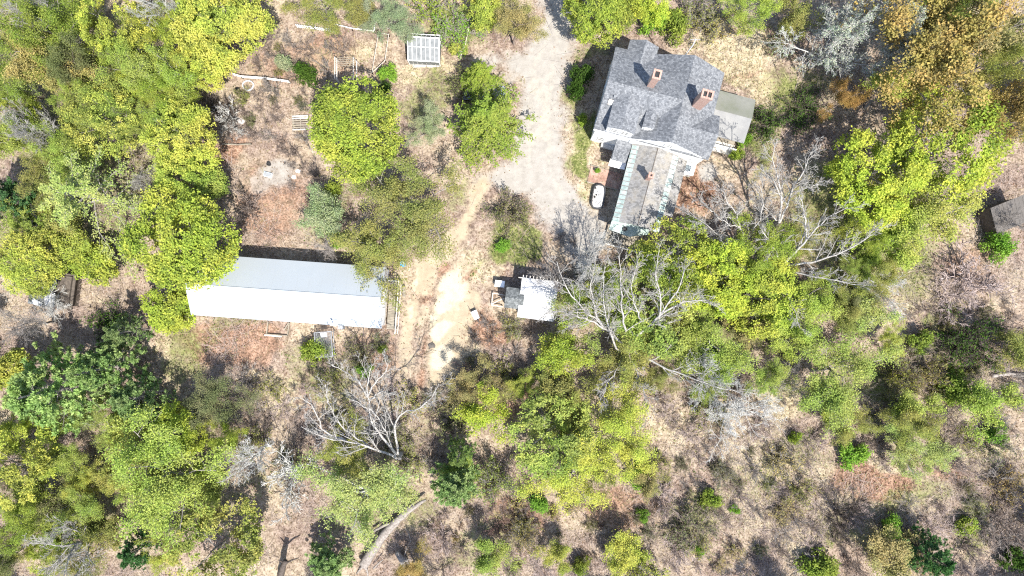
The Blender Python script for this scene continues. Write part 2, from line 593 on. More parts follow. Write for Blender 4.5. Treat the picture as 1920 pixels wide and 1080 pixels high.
road_only = g_gravel * (np.minimum(1, np.maximum.reduce([path_mask(gx, gy, p, 3, .7) for p in (GRAVEL, GRAVEL2, GRAVEL3)])) > .3)
sub_sheet('gravel_driveway', road_only, 'pale gravel driveway running down past the farmhouse', 'driveway')
sub_sheet('sandy_track', g_sand * (road_only < .4), 'sandy two-rut track and bare pad beside the mobile home', 'track')


# ---------------------------------------------------------------- loose cover nobody could count
def leaf_quads(C, Nn, size, width=0.6, fold=0.12, seed=1):
    """Leaf-sized folded quads at C facing Nn."""
    g = np.random.default_rng(seed)
    n = len(C)
    Nn = unit(Nn)
    a = unit(np.cross(Nn, unit(g.normal(size=(n, 3)))))
    b = np.cross(Nn, a)
    s = np.asarray(size).reshape(-1, 1) * 0.5
    V = np.stack([C - a * s, C + b * s * width + Nn * s * fold * 2, C + a * s, C - b * s * width + Nn * s * fold * 2], 1)
    return V.reshape(-1, 3), np.arange(n * 4).reshape(-1, 4)


def scatter(n, seed, fn):
    g = np.random.default_rng(seed)
    x, y = g.uniform(-60, 60, n), g.uniform(-35, 35, n)
    w = fn(x, y)
    k = g.random(n) < w
    return x[k], y[k], g


def stuff(name, V, Q, col, mat, var, label, cat):
    o = link(name, make_mesh(name, V, Q, None, mat, var))
    o.color = (*col, 1)
    return tag(o, label, cat, None, 'stuff')


def patchy(x, y, seed, lo=0.42, hi=0.58):
    return np.clip((fbm(x, y, 4.0, seed, 4) - lo) / (hi - lo), 0, 1)


def z_litter(x, y):
    g, s, st, gr, ru = zones(x, y)
    return (1 - np.maximum(g, s)) * (0.25 + 0.5 * ru + 0.35 * patchy(x, y, 91)) * (1 - 0.5 * gr)


lx, ly, g_ = scatter(110000, 401, z_litter)
C = np.stack([lx, ly, gz(lx, ly) + 0.02 + 0.05 * g_.random(len(lx))], -1)
Nn = np.array([0, 0, 1.0]) + g_.normal(size=C.shape) * 0.45
V, Q = leaf_quads(C, Nn, g_.uniform(0.10, 0.2, len(C)), 0.7, 0.15, 402)
stuff('leaf_litter', V, Q, (0.27, 0.175, 0.12), LEAF, np.repeat(.28 + .42 * g_.random(len(C)), 4), 'brown fallen leaves strewn over the woodland floor', 'leaf litter')


def blades(x, y, g, h0, h1, w, lean):
    n = len(x)
    b = np.stack([x, y, gz(x, y) - 0.01], -1)
    a = g.uniform(0, 2 * math.pi, n)
    s = np.stack([np.cos(a), np.sin(a), 0 * a], -1) * (w * g.uniform(.6, 1.3, n))[:, None]
    h = g.uniform(h0, h1, n)
    t = b + np.stack([g.normal(size=n) * lean * h, g.normal(size=n) * lean * h, h], -1)
    V = np.stack([b - s, b + s, t + s * .35, t - s * .35], 1).reshape(-1, 3)
    return V, np.arange(n * 4).reshape(-1, 4)


def z_straw(x, y):
    g, s, st, gr, ru = zones(x, y)
    return (1 - np.maximum(g, s)) * np.clip(st * 0.9 + 0.15 * patchy(x, y, 97), 0, 1) * patchy(x, y, 98, .3, .5)


sx_, sy_, g_ = scatter(120000, 411, z_straw)
V, Q = blades(sx_, sy_, g_, 0.10, 0.48, 0.03, 1.0)
stuff('dry_grass', V, Q, (0.42, 0.36, 0.22), LEAF, np.repeat(.28 + .42 * g_.random(len(sx_)), 4), 'matted straw-coloured dead grass in the clearings', 'dry grass')


def z_green(x, y):
    g, s, st, gr, ru = zones(x, y)
    return (1 - np.maximum(g, s)) * np.clip(gr * 1.0 * patchy(x, y, 105, .38, .55) + 0.10 * patchy(x, y, 106, .55, .65), 0, 1)


hx, hy, g_ = scatter(170000, 421, z_green)
C = np.stack([hx, hy, gz(hx, hy) + 0.03 + 0.22 * g_.random(len(hx)) ** 2], -1)
Nn = np.array([0, 0, 1.0]) + g_.normal(size=C.shape) * 0.5
V, Q = leaf_quads(C, Nn, g_.uniform(0.08, 0.2, len(C)), 0.6, 0.2, 422)
stuff('ground_herbs', V, Q, (0.13, 0.19, 0.03), LEAF, np.repeat(g_.random(len(C)), 4), 'low green weeds and grass tufts covering the ground', 'ground cover')


def z_twig(x, y):
    g, s, st, gr, ru = zones(x, y)
    edge = np.clip((y < -6) * .5 + (np.abs(x) > 24) * .4 + .15, 0, .9)
    return (1 - np.maximum(g, s)) * edge * patchy(x, y, 111, .45, .6)


tx, ty, g_ = scatter(330000, 431, z_twig)
V, Q = blades(tx, ty, g_, 0.25, 0.95, 0.016, 1.2)
stuff('dead_stalks', V, Q, (0.36, 0.295, 0.265), BARK, np.repeat(g_.random(len(tx)), 4), 'dead grey-brown stalks and bramble canes in the rough ground', 'undergrowth')
# ---------------------------------------------------------------- growing wood
MINR = 0.008


def grow(P, Rr, g, nchild, t0, t1, ang, lenr, n, wob=0.12, up=0.15, rr=0.6, lens=None, flat=0.0):
    """Children for every branch: P (B,m,3), Rr (B,m) -> (B*nchild, n, 3), radii."""
    B, m, _ = P.shape
    K = B * nchild
    par = np.repeat(np.arange(B), nchild)
    t = (np.tile(np.arange(nchild), B) + g.random(K)) / nchild
    t = t0 + (t1 - t0) * t
    f = t * (m - 1)
    i = np.minimum(f.astype(int), m - 2)
    w = (f - i)[:, None]
    s = P[par, i] * (1 - w) + P[par, i + 1] * w
    r0 = (Rr[par, i] * (1 - w[:, 0]) + Rr[par, i + 1] * w[:, 0]) * rr
    d = unit(P[par, i + 1] - P[par, i])
    plen = np.linalg.norm(np.diff(P, axis=1), axis=2).sum(1)[par] if lens is None else np.full(K, lens)
    e = g.normal(size=(K, 3))
    e = unit(e - (e * d).sum(1, keepdims=True) * d)
    a = (ang * g.uniform(0.65, 1.25, K))[:, None]
    dirn = d * np.cos(a) + e * np.sin(a)
    dirn[:, 2] *= 1 - flat
    dirn = unit(dirn + np.array([0, 0, up]))
    L = plen * lenr * g.uniform(0.6, 1.2, K) * (1.05 - 0.55 * t)
    C = np.empty((K, n, 3))
    C[:, 0] = s
    step = (L / (n - 1))[:, None]
    for k in range(1, n):
        dirn = unit(dirn + g.normal(size=(K, 3)) * wob + np.array([0, 0, up * 0.25]))
        C[:, k] = C[:, k - 1] + dirn * step
    rad = r0[:, None] * np.linspace(1, 0.35, n)[None]
    return C, np.maximum(rad, MINR)


def wood_mesh(name, levels, sides):
    V, Q, n = [], [], 0
    for (P, Rr), s in zip(levels, sides):
        v, q, _ = tubes(P, Rr, s)
        V.append(v)
        Q.append(q + n)
        n += len(v)
    return make_mesh(name, np.vstack(V), np.vstack(Q), None, BARK, None, True)


def trunk_line(g, h, r, n=7, lean=0.05):
    z = np.linspace(-0.3, h, n)
    x, y = np.cumsum(g.normal(size=n) * lean * h / n * 2), np.cumsum(g.normal(size=n) * lean * h / n * 2)
    return np.stack([x - x[0], y - y[0], z], -1)[None], (r * np.linspace(1, 0.45, n) ** 1.2)[None]


def foliage_mesh(name, C, Nn, size, g, width=0.62, var=None, mat=None, seed=3):
    V, Q = leaf_quads(C, Nn, size, width, 0.15, seed)
    v = g.random(len(C)) if var is None else var
    return make_mesh(name, V, Q, None, mat or LEAF, np.repeat(np.clip(v, 0, 1), 4))


UP = np.array([0, 0, 1.0])
KINDS = {}


def dense_tree(seed, R0=5.0, h=10.0, lobes=30, clumps=3600, per=7, leaf=0.20, trunk_r=0.22, open_=0.30):
    """A full round crown: billowing lobes of leaf clumps over a forked trunk."""
    g = np.random.default_rng(seed)
    zc = h * 0.62
    rz = h - zc
    fi = np.arange(lobes) * 2.39996 + g.normal(size=lobes) * .25
    cz = np.linspace(.95, -.55, lobes)
    d = np.stack([np.cos(fi) * np.sqrt(1 - cz ** 2), np.sin(fi) * np.sqrt(1 - cz ** 2), cz], -1)
    lc = d * np.array([R0 * .60, R0 * .60, rz * .60]) * g.uniform(.75, 1.05, (lobes, 1)) + UP * zc
    lr = R0 * g.uniform(.22, .42, lobes)
    lc = np.vstack([lc, [[0, 0, zc]]])
    lr = np.append(lr, R0 * .5)
    li = g.choice(len(lr), clumps * 3, p=lr ** 2 / (lr ** 2).sum())
    cd = unit(g.normal(size=(len(li), 3)) + UP * 0.35)
    cp = lc[li] + cd * lr[li][:, None] * np.array([1, 1, .8]) * g.uniform(.66, 1.10, (len(li), 1))
    inside = np.zeros(len(li), bool)
    for c, r in zip(lc, lr):
        inside |= (((cp - c) / np.array([1, 1, .8])) ** 2).sum(1) < (r * .64) ** 2
    if open_ > 0:
        inside |= fbm(cp[:, 0] + seed, cp[:, 1] + cp[:, 2], 0.9, seed, 3) < open_ + .16
    cp, cd = cp[~inside][:clumps], cd[~inside][:clumps]
    k = len(cp)
    C = np.repeat(cp, per, 0) + g.normal(size=(k * per, 3)) * np.array([.15, .15, .09])
    Nn = np.repeat(cd * .25 + UP * 1.0, per, 0) + g.normal(size=(k * per, 3)) * .5
    lv = g.normal(size=len(lr)) * .13
    var = np.repeat(np.clip(.47 + lv[li[~inside][:clumps]] + .21 * g.normal(size=k), 0, 1), per) + .14 * g.normal(size=k * per)
    fol = foliage_mesh('crown', C, Nn, leaf * g.uniform(.7, 1.25, len(C)), g, .66, var, None, seed)
    tl = trunk_line(g, h * .62, trunk_r)
    l1 = grow(*tl, g, 9, .35, 1, .85, .75, 5, .1, .25, .55)
    l2 = grow(*l1, g, 5, .25, 1, .7, .6, 4, .15, .12, .5)
    l3 = grow(*l2, g, 4, .3, 1, .7, .6, 3, .15, .1, .5)
    wood = wood_mesh('trunk', [tl, l1, l2, l3], [8, 5, 4, 3])
    return dict(R=R0, h=h, parts=[('trunk', wood, 'bark'), ('crown', fol, 'leaf')])


def sparse_tree(seed, R0=4.5, h=9.5, leaf=0.13, nleaf=19000, stems=1, tuft=0.24, trunk_r=0.17, nl3=7, clump=0):
    """Young spring leaves in a see-through crown, with its limbs showing."""
    g = np.random.default_rng(seed)
    tl = [trunk_line(g, h * (.6 if stems == 1 else .35), trunk_r, 6, .08) for _ in range(stems)]
    P, Rr = np.vstack([a for a, _ in tl]), np.vstack([b for _, b in tl])
    n1 = 11 if stems == 1 else 5
    l1 = grow(P, Rr, g, n1, .35, 1, .95, .78, 6, .11, .22, .6)
    l2 = grow(*l1, g, 6, .2, 1, .75, .55, 4, .14, .1, .55)
    l3 = grow(*l2, g, nl3, .15, 1, .8, .55, 3, .16, .08, .55)
    allp = np.vstack([l[0].reshape(-1, 3) for l in (l1, l2, l3)])
    rad = np.percentile(np.hypot(allp[:, 0], allp[:, 1]), 96)
    top = np.percentile(allp[:, 2], 99)
    sc = np.array([R0 / rad, R0 / rad, h / top])
    lv = [(p * sc, r) for p, r in ((P, Rr), l1, l2, l3)]
    tip = lv[3][0]
    if clump:
        ci = g.integers(0, len(tip), clump)
        base = tip[ci, -1] + g.normal(size=(clump, 3)) * .12
        per = nleaf // clump
        C = np.repeat(base, per, 0) + g.normal(size=(clump * per, 3)) * np.array([tuft, tuft, tuft * .7])
        var = np.repeat(np.clip(.5 + .2 * g.normal(size=clump), 0, 1), per) + .12 * g.normal(size=clump * per)
    else:
        ci = g.integers(0, len(tip), nleaf)
        t = g.random(nleaf)[:, None]
        C = tip[ci, 1] * (1 - t) + tip[ci, -1] * t + g.normal(size=(nleaf, 3)) * tuft
        var = .5 + .22 * g.normal(size=nleaf)
    Nn = UP * .9 + g.normal(size=C.shape) * .55
    fol = foliage_mesh('crown', C, Nn, leaf * g.uniform(.65, 1.3, len(C)), g, .62, var, None, seed)
    wood = wood_mesh('trunk', lv, [7, 5, 3, 3])
    return dict(R=R0, h=h, parts=[('trunk', wood, 'bark'), ('crown', fol, 'leaf')])


def pine_tree(seed, R0=4.2, h=11.0):
    """White pine: tiers of level limbs that turn up at the tips, carrying needle tufts."""
    g = np.random.default_rng(seed)
    tl = trunk_line(g, h * .96, .2, 8, .02)
    P1, R1 = [], []
    for z in np.linspace(h * .22, h * .93, 11):
        f = (z / h - .2) / .8
        for k in range(6):
            a = g.uniform(0, 2 * math.pi)
            L = R0 * (1.03 - f) ** .75 * g.uniform(.75, 1.12)
            t = np.linspace(0, 1, 6)
            el = .05 + .25 * f
            P1.append(np.stack([np.cos(a + .15 * t) * L * t, np.sin(a + .15 * t) * L * t, z + L * (el * t + .28 * t ** 3 - .12 * t)], -1))
            R1.append(.05 * (1.2 - f) * np.linspace(1, .3, 6))
    l1 = (np.array(P1), np.array(R1))
    l2 = grow(*l1, g, 9, .25, 1, .85, .42, 4, .08, .18, .5, None, .3)
    tip = l2[0]
    nt = 3
    ci = np.repeat(np.arange(len(tip)), nt)
    t = np.tile(np.linspace(.45, 1, nt), len(tip))[:, None]
    tc = tip[ci, 1] * (1 - t) + tip[ci, 3] * t
    per = 11
    a = g.uniform(0, 2 * math.pi, (len(tc), per))
    e = g.uniform(.1, 1.1, (len(tc), per))
    dirn = np.stack([np.cos(a) * np.cos(e), np.sin(a) * np.cos(e), np.sin(e)], -1)
    L = g.uniform(.24, .40, (len(tc), per, 1))
    c0 = tc[:, None] + dirn * L * .5
    side = unit(np.cross(dirn, g.normal(size=dirn.shape)))
    V = np.stack([c0 - dirn * L * .5, c0 + side * .065, c0 + dirn * L * .5, c0 - side * .065], 2).reshape(-1, 3)
    var = np.repeat(np.clip(.5 + .2 * g.normal(size=len(tc)), 0, 1), per * 4)
    fol = make_mesh('crown', V, np.arange(len(V)).reshape(-1, 4), None, NEEDLE, var)
    return dict(R=R0, h=h, parts=[('trunk', wood_mesh('trunk', [tl, l1, l2], [8, 4, 3]), 'bark'), ('crown', fol, 'leaf')])


def plume_tree(seed, R0=5.5, h=12.0, tiers=9, per_tier=4, droop=.25, n2=15, spray=.11, leaf=.13, dens=11, up2=-.05, taper=.7):
    """Long limbs fringed with hanging sprays (larch) or dense flat sprays (hemlock)."""
    g = np.random.default_rng(seed)
    tl = trunk_line(g, h * .97, .2, 8, .03)
    P1, R1 = [], []
    for z in np.linspace(h * .2, h * .95, tiers):
        f = (z / h - .2) / .8
        for k in range(per_tier):
            a = g.uniform(0, 2 * math.pi)
            L = R0 * max(.12, (1.05 - f)) ** taper * g.uniform(.7, 1.1)
            t = np.linspace(0, 1, 8)
            w = np.cumsum(g.normal(size=8) * .05)
            P1.append(np.stack([np.cos(a + w) * L * t, np.sin(a + w) * L * t, z + L * (.22 * t - droop * t ** 2)], -1))
            R1.append(.055 * (1.25 - f) * np.linspace(1, .25, 8))
    l1 = (np.array(P1), np.array(R1))
    l2 = grow(*l1, g, n2, .12, 1, .95, .3, 4, .06, up2, .4, None, .45)
    C = []
    for (p, q) in ((l1, dens * 2), (l2, dens)):
        P = p[0]
        ci = np.repeat(np.arange(len(P)), q)
        f = g.uniform(.15, .999, len(ci)) * (P.shape[1] - 1)
        i = f.astype(int)
        w = (f - i)[:, None]
        C.append(P[ci, i] * (1 - w) + P[ci, i + 1] * w + g.normal(size=(len(ci), 3)) * spray)
    C = np.vstack(C)
    var = .5 + .2 * g.normal(size=len(C))
    fol = foliage_mesh('crown', C, UP + g.normal(size=C.shape) * .5, leaf * g.uniform(.7, 1.3, len(C)), g, .5, var, None, seed)
    return dict(R=R0, h=h, parts=[('trunk', wood_mesh('trunk', [tl, l1, l2], [8, 4, 3]), 'bark'), ('crown', fol, 'leaf')])


def bare_tree(seed, R0=4.5, h=10.0, stems=1, r=.2, n1=9, n2=8, n3=8, n4=4, lichen=0):
    g = np.random.default_rng(seed)
    tl = [trunk_line(g, h * (.5 if stems == 1 else .4), r, 7, .10) for _ in range(stems)]
    P, Rr = np.vstack([a for a, _ in tl]), np.vstack([b for _, b in tl])
    l1 = grow(P, Rr, g, n1 if stems == 1 else max(3, n1 // 2), .3, 1, .8, .95, 8, .13, .2, .62)
    l2 = grow(*l1, g, n2, .2, 1, .7, .55, 6, .15, .1, .6)
    l3 = grow(*l2, g, n3, .15, 1, .75, .5, 4, .17, .06, .55)
    l4 = grow(*l3, g, n4, .2, 1, .7, .6, 3, .15, .05, .6)
    allp = l3[0].reshape(-1, 3)
    rad, top = np.percentile(np.hypot(allp[:, 0], allp[:, 1]), 97), np.percentile(allp[:, 2], 99)
    sc = np.array([R0 / rad, R0 / rad, h / top])
    lv = [(p * sc, q) for p, q in ((P, Rr), l1, l2, l3, l4)]
    parts = [('trunk', wood_mesh('trunk', lv[:2], [8, 6]), 'bark'), ('branches', wood_mesh('branches', lv[2:], [5, 3, 3]), 'bark')]
    if lichen:
        tip = lv[4][0]
        ci = g.integers(0, len(tip), lichen)
        C = tip[ci, g.integers(0, 3, lichen)] + g.normal(size=(lichen, 3)) * .08
        parts.append(('foliage', foliage_mesh('foliage', C, UP + g.normal(size=C.shape), .11 * g.uniform(.6, 1.3, lichen), g), 'leaf'))
    return dict(R=R0, h=h, parts=parts)


def shrub(seed, R0=1.6, h=1.9, clumps=330, per=7, leaf=.17):
    g = np.random.default_rng(seed)
    lobes = 11
    d = unit(g.normal(size=(lobes, 3)) + UP * .6)
    d[:, 2] = np.abs(d[:, 2])
    lc = d * np.array([R0 * .62, R0 * .62, h * .45]) * g.uniform(.4, 1.25, (lobes, 1)) + UP * h * .3
    lr = R0 * g.uniform(.18, .42, lobes)
    li = g.choice(lobes, clumps, p=lr ** 2 / (lr ** 2).sum())
    cd = unit(g.normal(size=(clumps, 3)) + UP * .4)
    cp = lc[li] + cd * lr[li][:, None] * g.uniform(.4, 1.25, (clumps, 1))
    cp[:, 2] = np.clip(cp[:, 2], .05, h)
    C = np.repeat(cp, per, 0) + g.normal(size=(clumps * per, 3)) * .11
    Nn = np.repeat(cd * .2 + UP, per, 0) + g.normal(size=(clumps * per, 3)) * .6
    var = np.repeat(np.clip(.5 + .2 * g.normal(size=clumps), 0, 1), per) + .12 * g.normal(size=clumps * per)
    fol = foliage_mesh('foliage', C, Nn, leaf * g.uniform(.65, 1.3, len(C)), g, .62, var, None, seed)
    tl = [trunk_line(g, h * .4, .03, 4, .3) for _ in range(6)]
    P, Rr = np.vstack([a for a, _ in tl]), np.vstack([b for _, b in tl])
    l1 = grow(P, Rr, g, 5, .3, 1, .7, 1.2, 4, .15, .1, .6)
    return dict(R=R0, h=h, parts=[('stems', wood_mesh('stems', [(P, Rr), l1], [4, 3]), 'bark'), ('foliage', fol, 'leaf')])


def bare_shrub(seed, R0=1.7, h=2.2, stems=13, n1=7, n2=7, r=.028, leaves=0, droop=.0):
    g = np.random.default_rng(seed)
    a = g.uniform(0, 2 * math.pi, stems)
    e = g.uniform(.25, 1.25, stems)
    L = h * g.uniform(.6, 1.05, stems)
    t = np.linspace(0, 1, 6)[None, :, None]
    d = np.stack([np.cos(a) * np.cos(e), np.sin(a) * np.cos(e), np.sin(e)], -1)[:, None]
    P = d * L[:, None, None] * t + UP * (-.1 - droop * L[:, None, None] * t ** 2) + np.cumsum(g.normal(size=(stems, 6, 3)) * .03 * h, 1)
    P += np.concatenate([g.normal(size=(stems, 2)) * R0 * .12, np.zeros((stems, 1))], 1)[:, None]
    Rr = np.full((stems, 6), r) * np.linspace(1, .4, 6)
    l1 = grow(P, Rr, g, n1, .15, 1, .6, .5, 4, .15, .1, .65)
    l2 = grow(*l1, g, n2, .1, 1, .7, .5, 3, .15, .05, .7)
    sc = R0 / np.percentile(np.hypot(l2[0][..., 0], l2[0][..., 1]), 95)
    lv = [(p * np.array([sc, sc, 1]), q) for p, q in ((P, Rr), l1, l2)]
    parts = [('stems', wood_mesh('stems', lv, [4, 3, 3]), 'bark')]
    if leaves:
        tip = lv[2][0]
        ci = g.integers(0, len(tip), leaves)
        C = tip[ci, g.integers(1, 3, leaves)] + g.normal(size=(leaves, 3)) * .1
        parts.append(('foliage', foliage_mesh('foliage', C, UP * .8 + g.normal(size=C.shape) * .6, .13 * g.uniform(.6, 1.4, leaves), g), 'leaf'))
    return dict(R=R0, h=h, parts=parts)


KINDS['D'] = [dense_tree(101), dense_tree(102, lobes=36), dense_tree(103, lobes=26, open_=.36), dense_tree(104, lobes=30, open_=.40)]
KINDS['M'] = [dense_tree(111, 3.0, 6.0, 16, 1300, 6, .22, .12, .32), dense_tree(112, 3.0, 6.0, 13, 1200, 6, .22, .12, .38)]
KINDS['S'] = [sparse_tree(121), sparse_tree(122, nleaf=23000), sparse_tree(123, nleaf=16000), sparse_tree(124, nleaf=20000, stems=3)]
KINDS['Y'] = [sparse_tree(131, 2.6, 5.5, .135, 8500, 1, .2, .09, 5), sparse_tree(132, 2.6, 5.5, .135, 9000, 3, .2, .07, 4)]
KINDS['O'] = [sparse_tree(141, 5.5, 12, .20, 19000, 1, .30, .26, 7, 1600), sparse_tree(142, 5.5, 12, .20, 19000, 1, .33, .26, 7, 1300)]
KINDS['P'] = [pine_tree(151), pine_tree(152, 3.6, 10.0)]
KINDS['L'] = [plume_tree(161, 5.5, 12.0, 8, 4, .30, 22, .10, .17, 12)]
KINDS['C'] = [plume_tree(171, 3.6, 10.0, 15, 7, .22, 15, .10, .20, 9, 0, .7)]
MINR = 0.012
KINDS['B'] = [bare_tree(181), bare_tree(182, stems=3, r=.14), bare_tree(183, n1=10)]
KINDS['Z'] = [bare_tree(191, 4.0, 9.0, 3, .12, 11, 9, 9, 5, 5500)]
MINR = 0.008
KINDS['G'] = [shrub(201), shrub(202), shrub(203, 1.6, 1.5, 380)]
MINR = 0.013
KINDS['T'] = [bare_shrub(211), bare_shrub(212, h=2.8), bare_shrub(213, stems=16, h=1.6), bare_shrub(214, h=3.0, stems=12, n2=9)]
KINDS['U'] = [bare_shrub(221, 2.1, 2.6, 26, 8, 8, .03, 2200), bare_shrub(222, 1.8, 2.4, 20, 8, 7, .03, 1600)]
NAME = dict(D='leafy_tree', M='leafy_tree', S='spring_tree', Y='sapling', O='oak_tree', P='pine_tree', L='larch_tree', C='hemlock_tree',
            B='bare_tree', Z='bare_tree', G='green_shrub', T='bare_shrub', U='leafing_shrub')
ZC = dict(D=.62, M=.6, S=.62, Y=.6, O=.65, P=.5, L=.5, C=.4, B=.65, Z=.6, G=.5, T=.5, U=.5)
GRP = dict(D='leafy trees', M='leafy trees', S='spring trees', Y='saplings', O='oaks', P='pines', B='bare trees', Z='bare trees',
           G='green shrubs', T='bare shrubs', U='leafing shrubs')
LEAFC = dict(LIME=(.345, .39, .06), YEL=(.395, .41, .085), GRN=(.26, .32, .055), MID=(.33, .39, .085), OLV=(.285, .285, .08), OCH=(.37, .275, .10),
             ORG=(.40, .25, .08), PIN=(.28, .37, .14), PND=(.10, .20, .075), DKG=(.065, .12, .02), PAL=(.38, .43, .13), BRI=(.20, .34, .045),
             GRY=(.29, .33, .19), SIL=(.40, .44, .34), TAN=(.36, .31, .12), DUL=(.19, .195, .085))
BARKC = dict(pale=(.37, .355, .33), grey=(.29, .265, .245), brown=(.27, .22, .19), silver=(.50, .50, .475), dark=(.09, .075, .065), pink=(.42, .345, .32), red=(.27, .18, .155))


GROW = dict(D=1.08, M=1.1, C=1.1, S=1.02, O=1.1, Y=1.05, L=1.15)


def place(kind, cx, cy, r, h, col, label, bark='grey', v=None, group=None, rot=None, squash=1.0):
    """A copy of one of the grown plants, set where its crown shows in the photograph."""
    ks = KINDS[kind]
    K = ks[R.randrange(len(ks)) if v is None else v]
    zc = h * ZC[kind]
    c = W(cx, cy, zc)
    r *= GROW.get(kind, 1.0)
    s = r * (CAM_H - zc) / FPX / K['R']
    x, y = c[0], c[1]
    cat = 'shrub' if kind in 'GTU' else 'tree'
    t = thing(NAME[kind], label, cat, (x, y, float(gz(x, y)) - .02), R.uniform(0, 6.28) if rot is None else rot, group or GRP.get(kind))
    t.scale = (s, s * squash, h / K['h'])
    lc, bc = LEAFC[col], BARKC[bark]
    j = R.uniform(.88, 1.12)
    for nm, me, w in K['parts']:
        o = link(nm, me, t)
        o.color = (lc[0] * j, lc[1] * j, lc[2], 1) if w == 'leaf' else (*bc, 1)
    return t


def hero_bare(label, trunk, limbs, bark, r0, seed, n2=6, n3=6, n4=3, name='bare_tree'):
    global MINR
    MINR = 0.013
    """A leafless tree whose trunk and limbs follow the photographed ones, twigs grown on them."""
    g = np.random.default_rng(seed)
    base = W(*trunk[0])

    def line(pts, n, r_a, r_b):
        p = np.array([W(*q) for q in pts]) - base
        s = np.concatenate([[0], np.cumsum(np.linalg.norm(np.diff(p, axis=0), axis=1))])
        u = np.linspace(0, s[-1], n)
        q = np.stack([np.interp(u, s, p[:, k]) for k in range(3)], -1)
        q[1:-1] = q[1:-1] * .5 + (q[:-2] + q[2:]) * .25
        q[1:-1] += g.normal(size=(n - 2, 3)) * .06
        return q, np.linspace(r_a, r_b, n)

    tp = line(trunk, 8, r0, r0 * .8)
    T = (tp[0][None], tp[1][None])
    ls = [line(q, 14, r0 * w, r0 * .13) for w, q in limbs]
    l1 = (np.array([a for a, _ in ls]), np.array([b for _, b in ls]))
    l2 = grow(*l1, g, n2, .22, 1, .75, .34, 7, .13, .08, .6)
    l3 = grow(*l2, g, n3, .15, 1, .75, .5, 5, .16, .05, .55)
    l4 = grow(*l3, g, n4, .2, 1, .7, .6, 3, .15, .05, .6)
    t = thing(name, label, 'tree', tuple(base), 0, 'bare trees')
    for nm, me in (('trunk', wood_mesh('trunk', [T, l1], [9, 6])), ('branches', wood_mesh('branches', [l2, l3, l4], [4, 3, 3]))):
        o = link(nm, me, t)
        o.color = (*BARKC[bark], 1)
    return t
# ---------------------------------------------------------------- building materials
SHINGLE = shingle_material('grey_shingles', (.085, .09, .098), (.142, .149, .16), (.235, .242, .25))
SHINGLE_OLD = shingle_material('weathered_shingles', (.13, .126, .12), (.205, .20, .194), (.275, .268, .26), .24, .16, (.26, .235, .195))
SHINGLE_DK = shingle_material('dark_shingles', (.07, .075, .075), (.13, .14, .14), (.24, .25, .25))
MOSSY = worn('mossy_roofing', (.14, .142, .118), (.20, .20, .178), 1.2, .85, 0, .2, 20, (.10, .11, .07), .75)
PALE_ROOF = worn('pale_roofing', (.17, .17, .168), (.225, .225, .22), 1.0, .8, 0, .1, 14, (.25, .24, .22), .4)
WHITE = worn('white_paint', (.72, .72, .71), (.82, .82, .81), 2.0, .6, 0, .05, 30, (.55, .54, .50), .25)
METAL_WHITE = worn('white_roof_metal', (.31, .34, .36), (.335, .36, .375), .5, .9, 0, .0, 8, (.265, .285, .295), .3)
SHED_WHITE = worn('white_roof_coating', (.38, .38, .38), (.52, .52, .52), .9, .7, 0, .1, 12, (.20, .20, .195), .7)  # grey blotches put the twig shadows into the roof colour
TEAL = worn('teal_metal', (.20, .26, .24), (.34, .41, .385), 2.5, .5, .0, .1, 14, (.55, .58, .52), .5)
BRICK_RED = None
STONE = worn('pale_stone', (.30, .29, .28), (.52, .51, .49), 6, .85, 0, .3, 20)
DARK = worn('dark_void', (.012, .012, .013), (.03, .03, .03), 4, .7)
GLASSY = worn('window_glass', (.10, .12, .13), (.22, .25, .26), 1.5, .12, 0, .0, 4)
WOOD_GREY = worn('grey_boards', (.15, .13, .10), (.33, .29, .23), 2.0, .85, 0, .3, 30, (.10, .09, .07), .5, (1, 9, 1))
WOOD_OLD = worn('old_boards', (.065, .058, .052), (.125, .112, .10), 2.0, .85, 0, .3, 30, (.06, .055, .05), .6, (9, 1, 1))
WOOD_PALE = worn('pale_timber', (.42, .38, .32), (.66, .62, .56), 3, .8, 0, .2, 25)
WOOD_DARK = worn('dark_timber', (.05, .04, .035), (.12, .10, .08), 3, .85, 0, .3, 25)
GREY_METAL = worn('grey_metal', (.22, .23, .24), (.38, .39, .40), 3, .45, .3, .1, 18)
BLUE = worn('blue_plastic', (.02, .22, .45), (.05, .36, .62), 3, .45, 0, .05, 10)
PALEBLUE = worn('pale_blue_paint', (.40, .47, .55), (.58, .63, .68), 3, .4, 0, .05, 10)
WHITE_PL = worn('white_plastic', (.70, .70, .70), (.85, .85, .85), 3, .4, 0, .05, 10)
PATIO = worn('patio_brick', (.20, .115, .085), (.36, .23, .18), 2, .85, 0, .3, 12, (.36, .30, .24), .5)
GREY_SHEET = worn('pale_tarp', (.36, .37, .38), (.62, .62, .63), 2, .6, 0, .2, 10, (.12, .12, .12), .6)
BLACK_PL = worn('black_plastic', (.015, .015, .016), (.04, .04, .042), 4, .4)
RUBBER = BLACK_PL


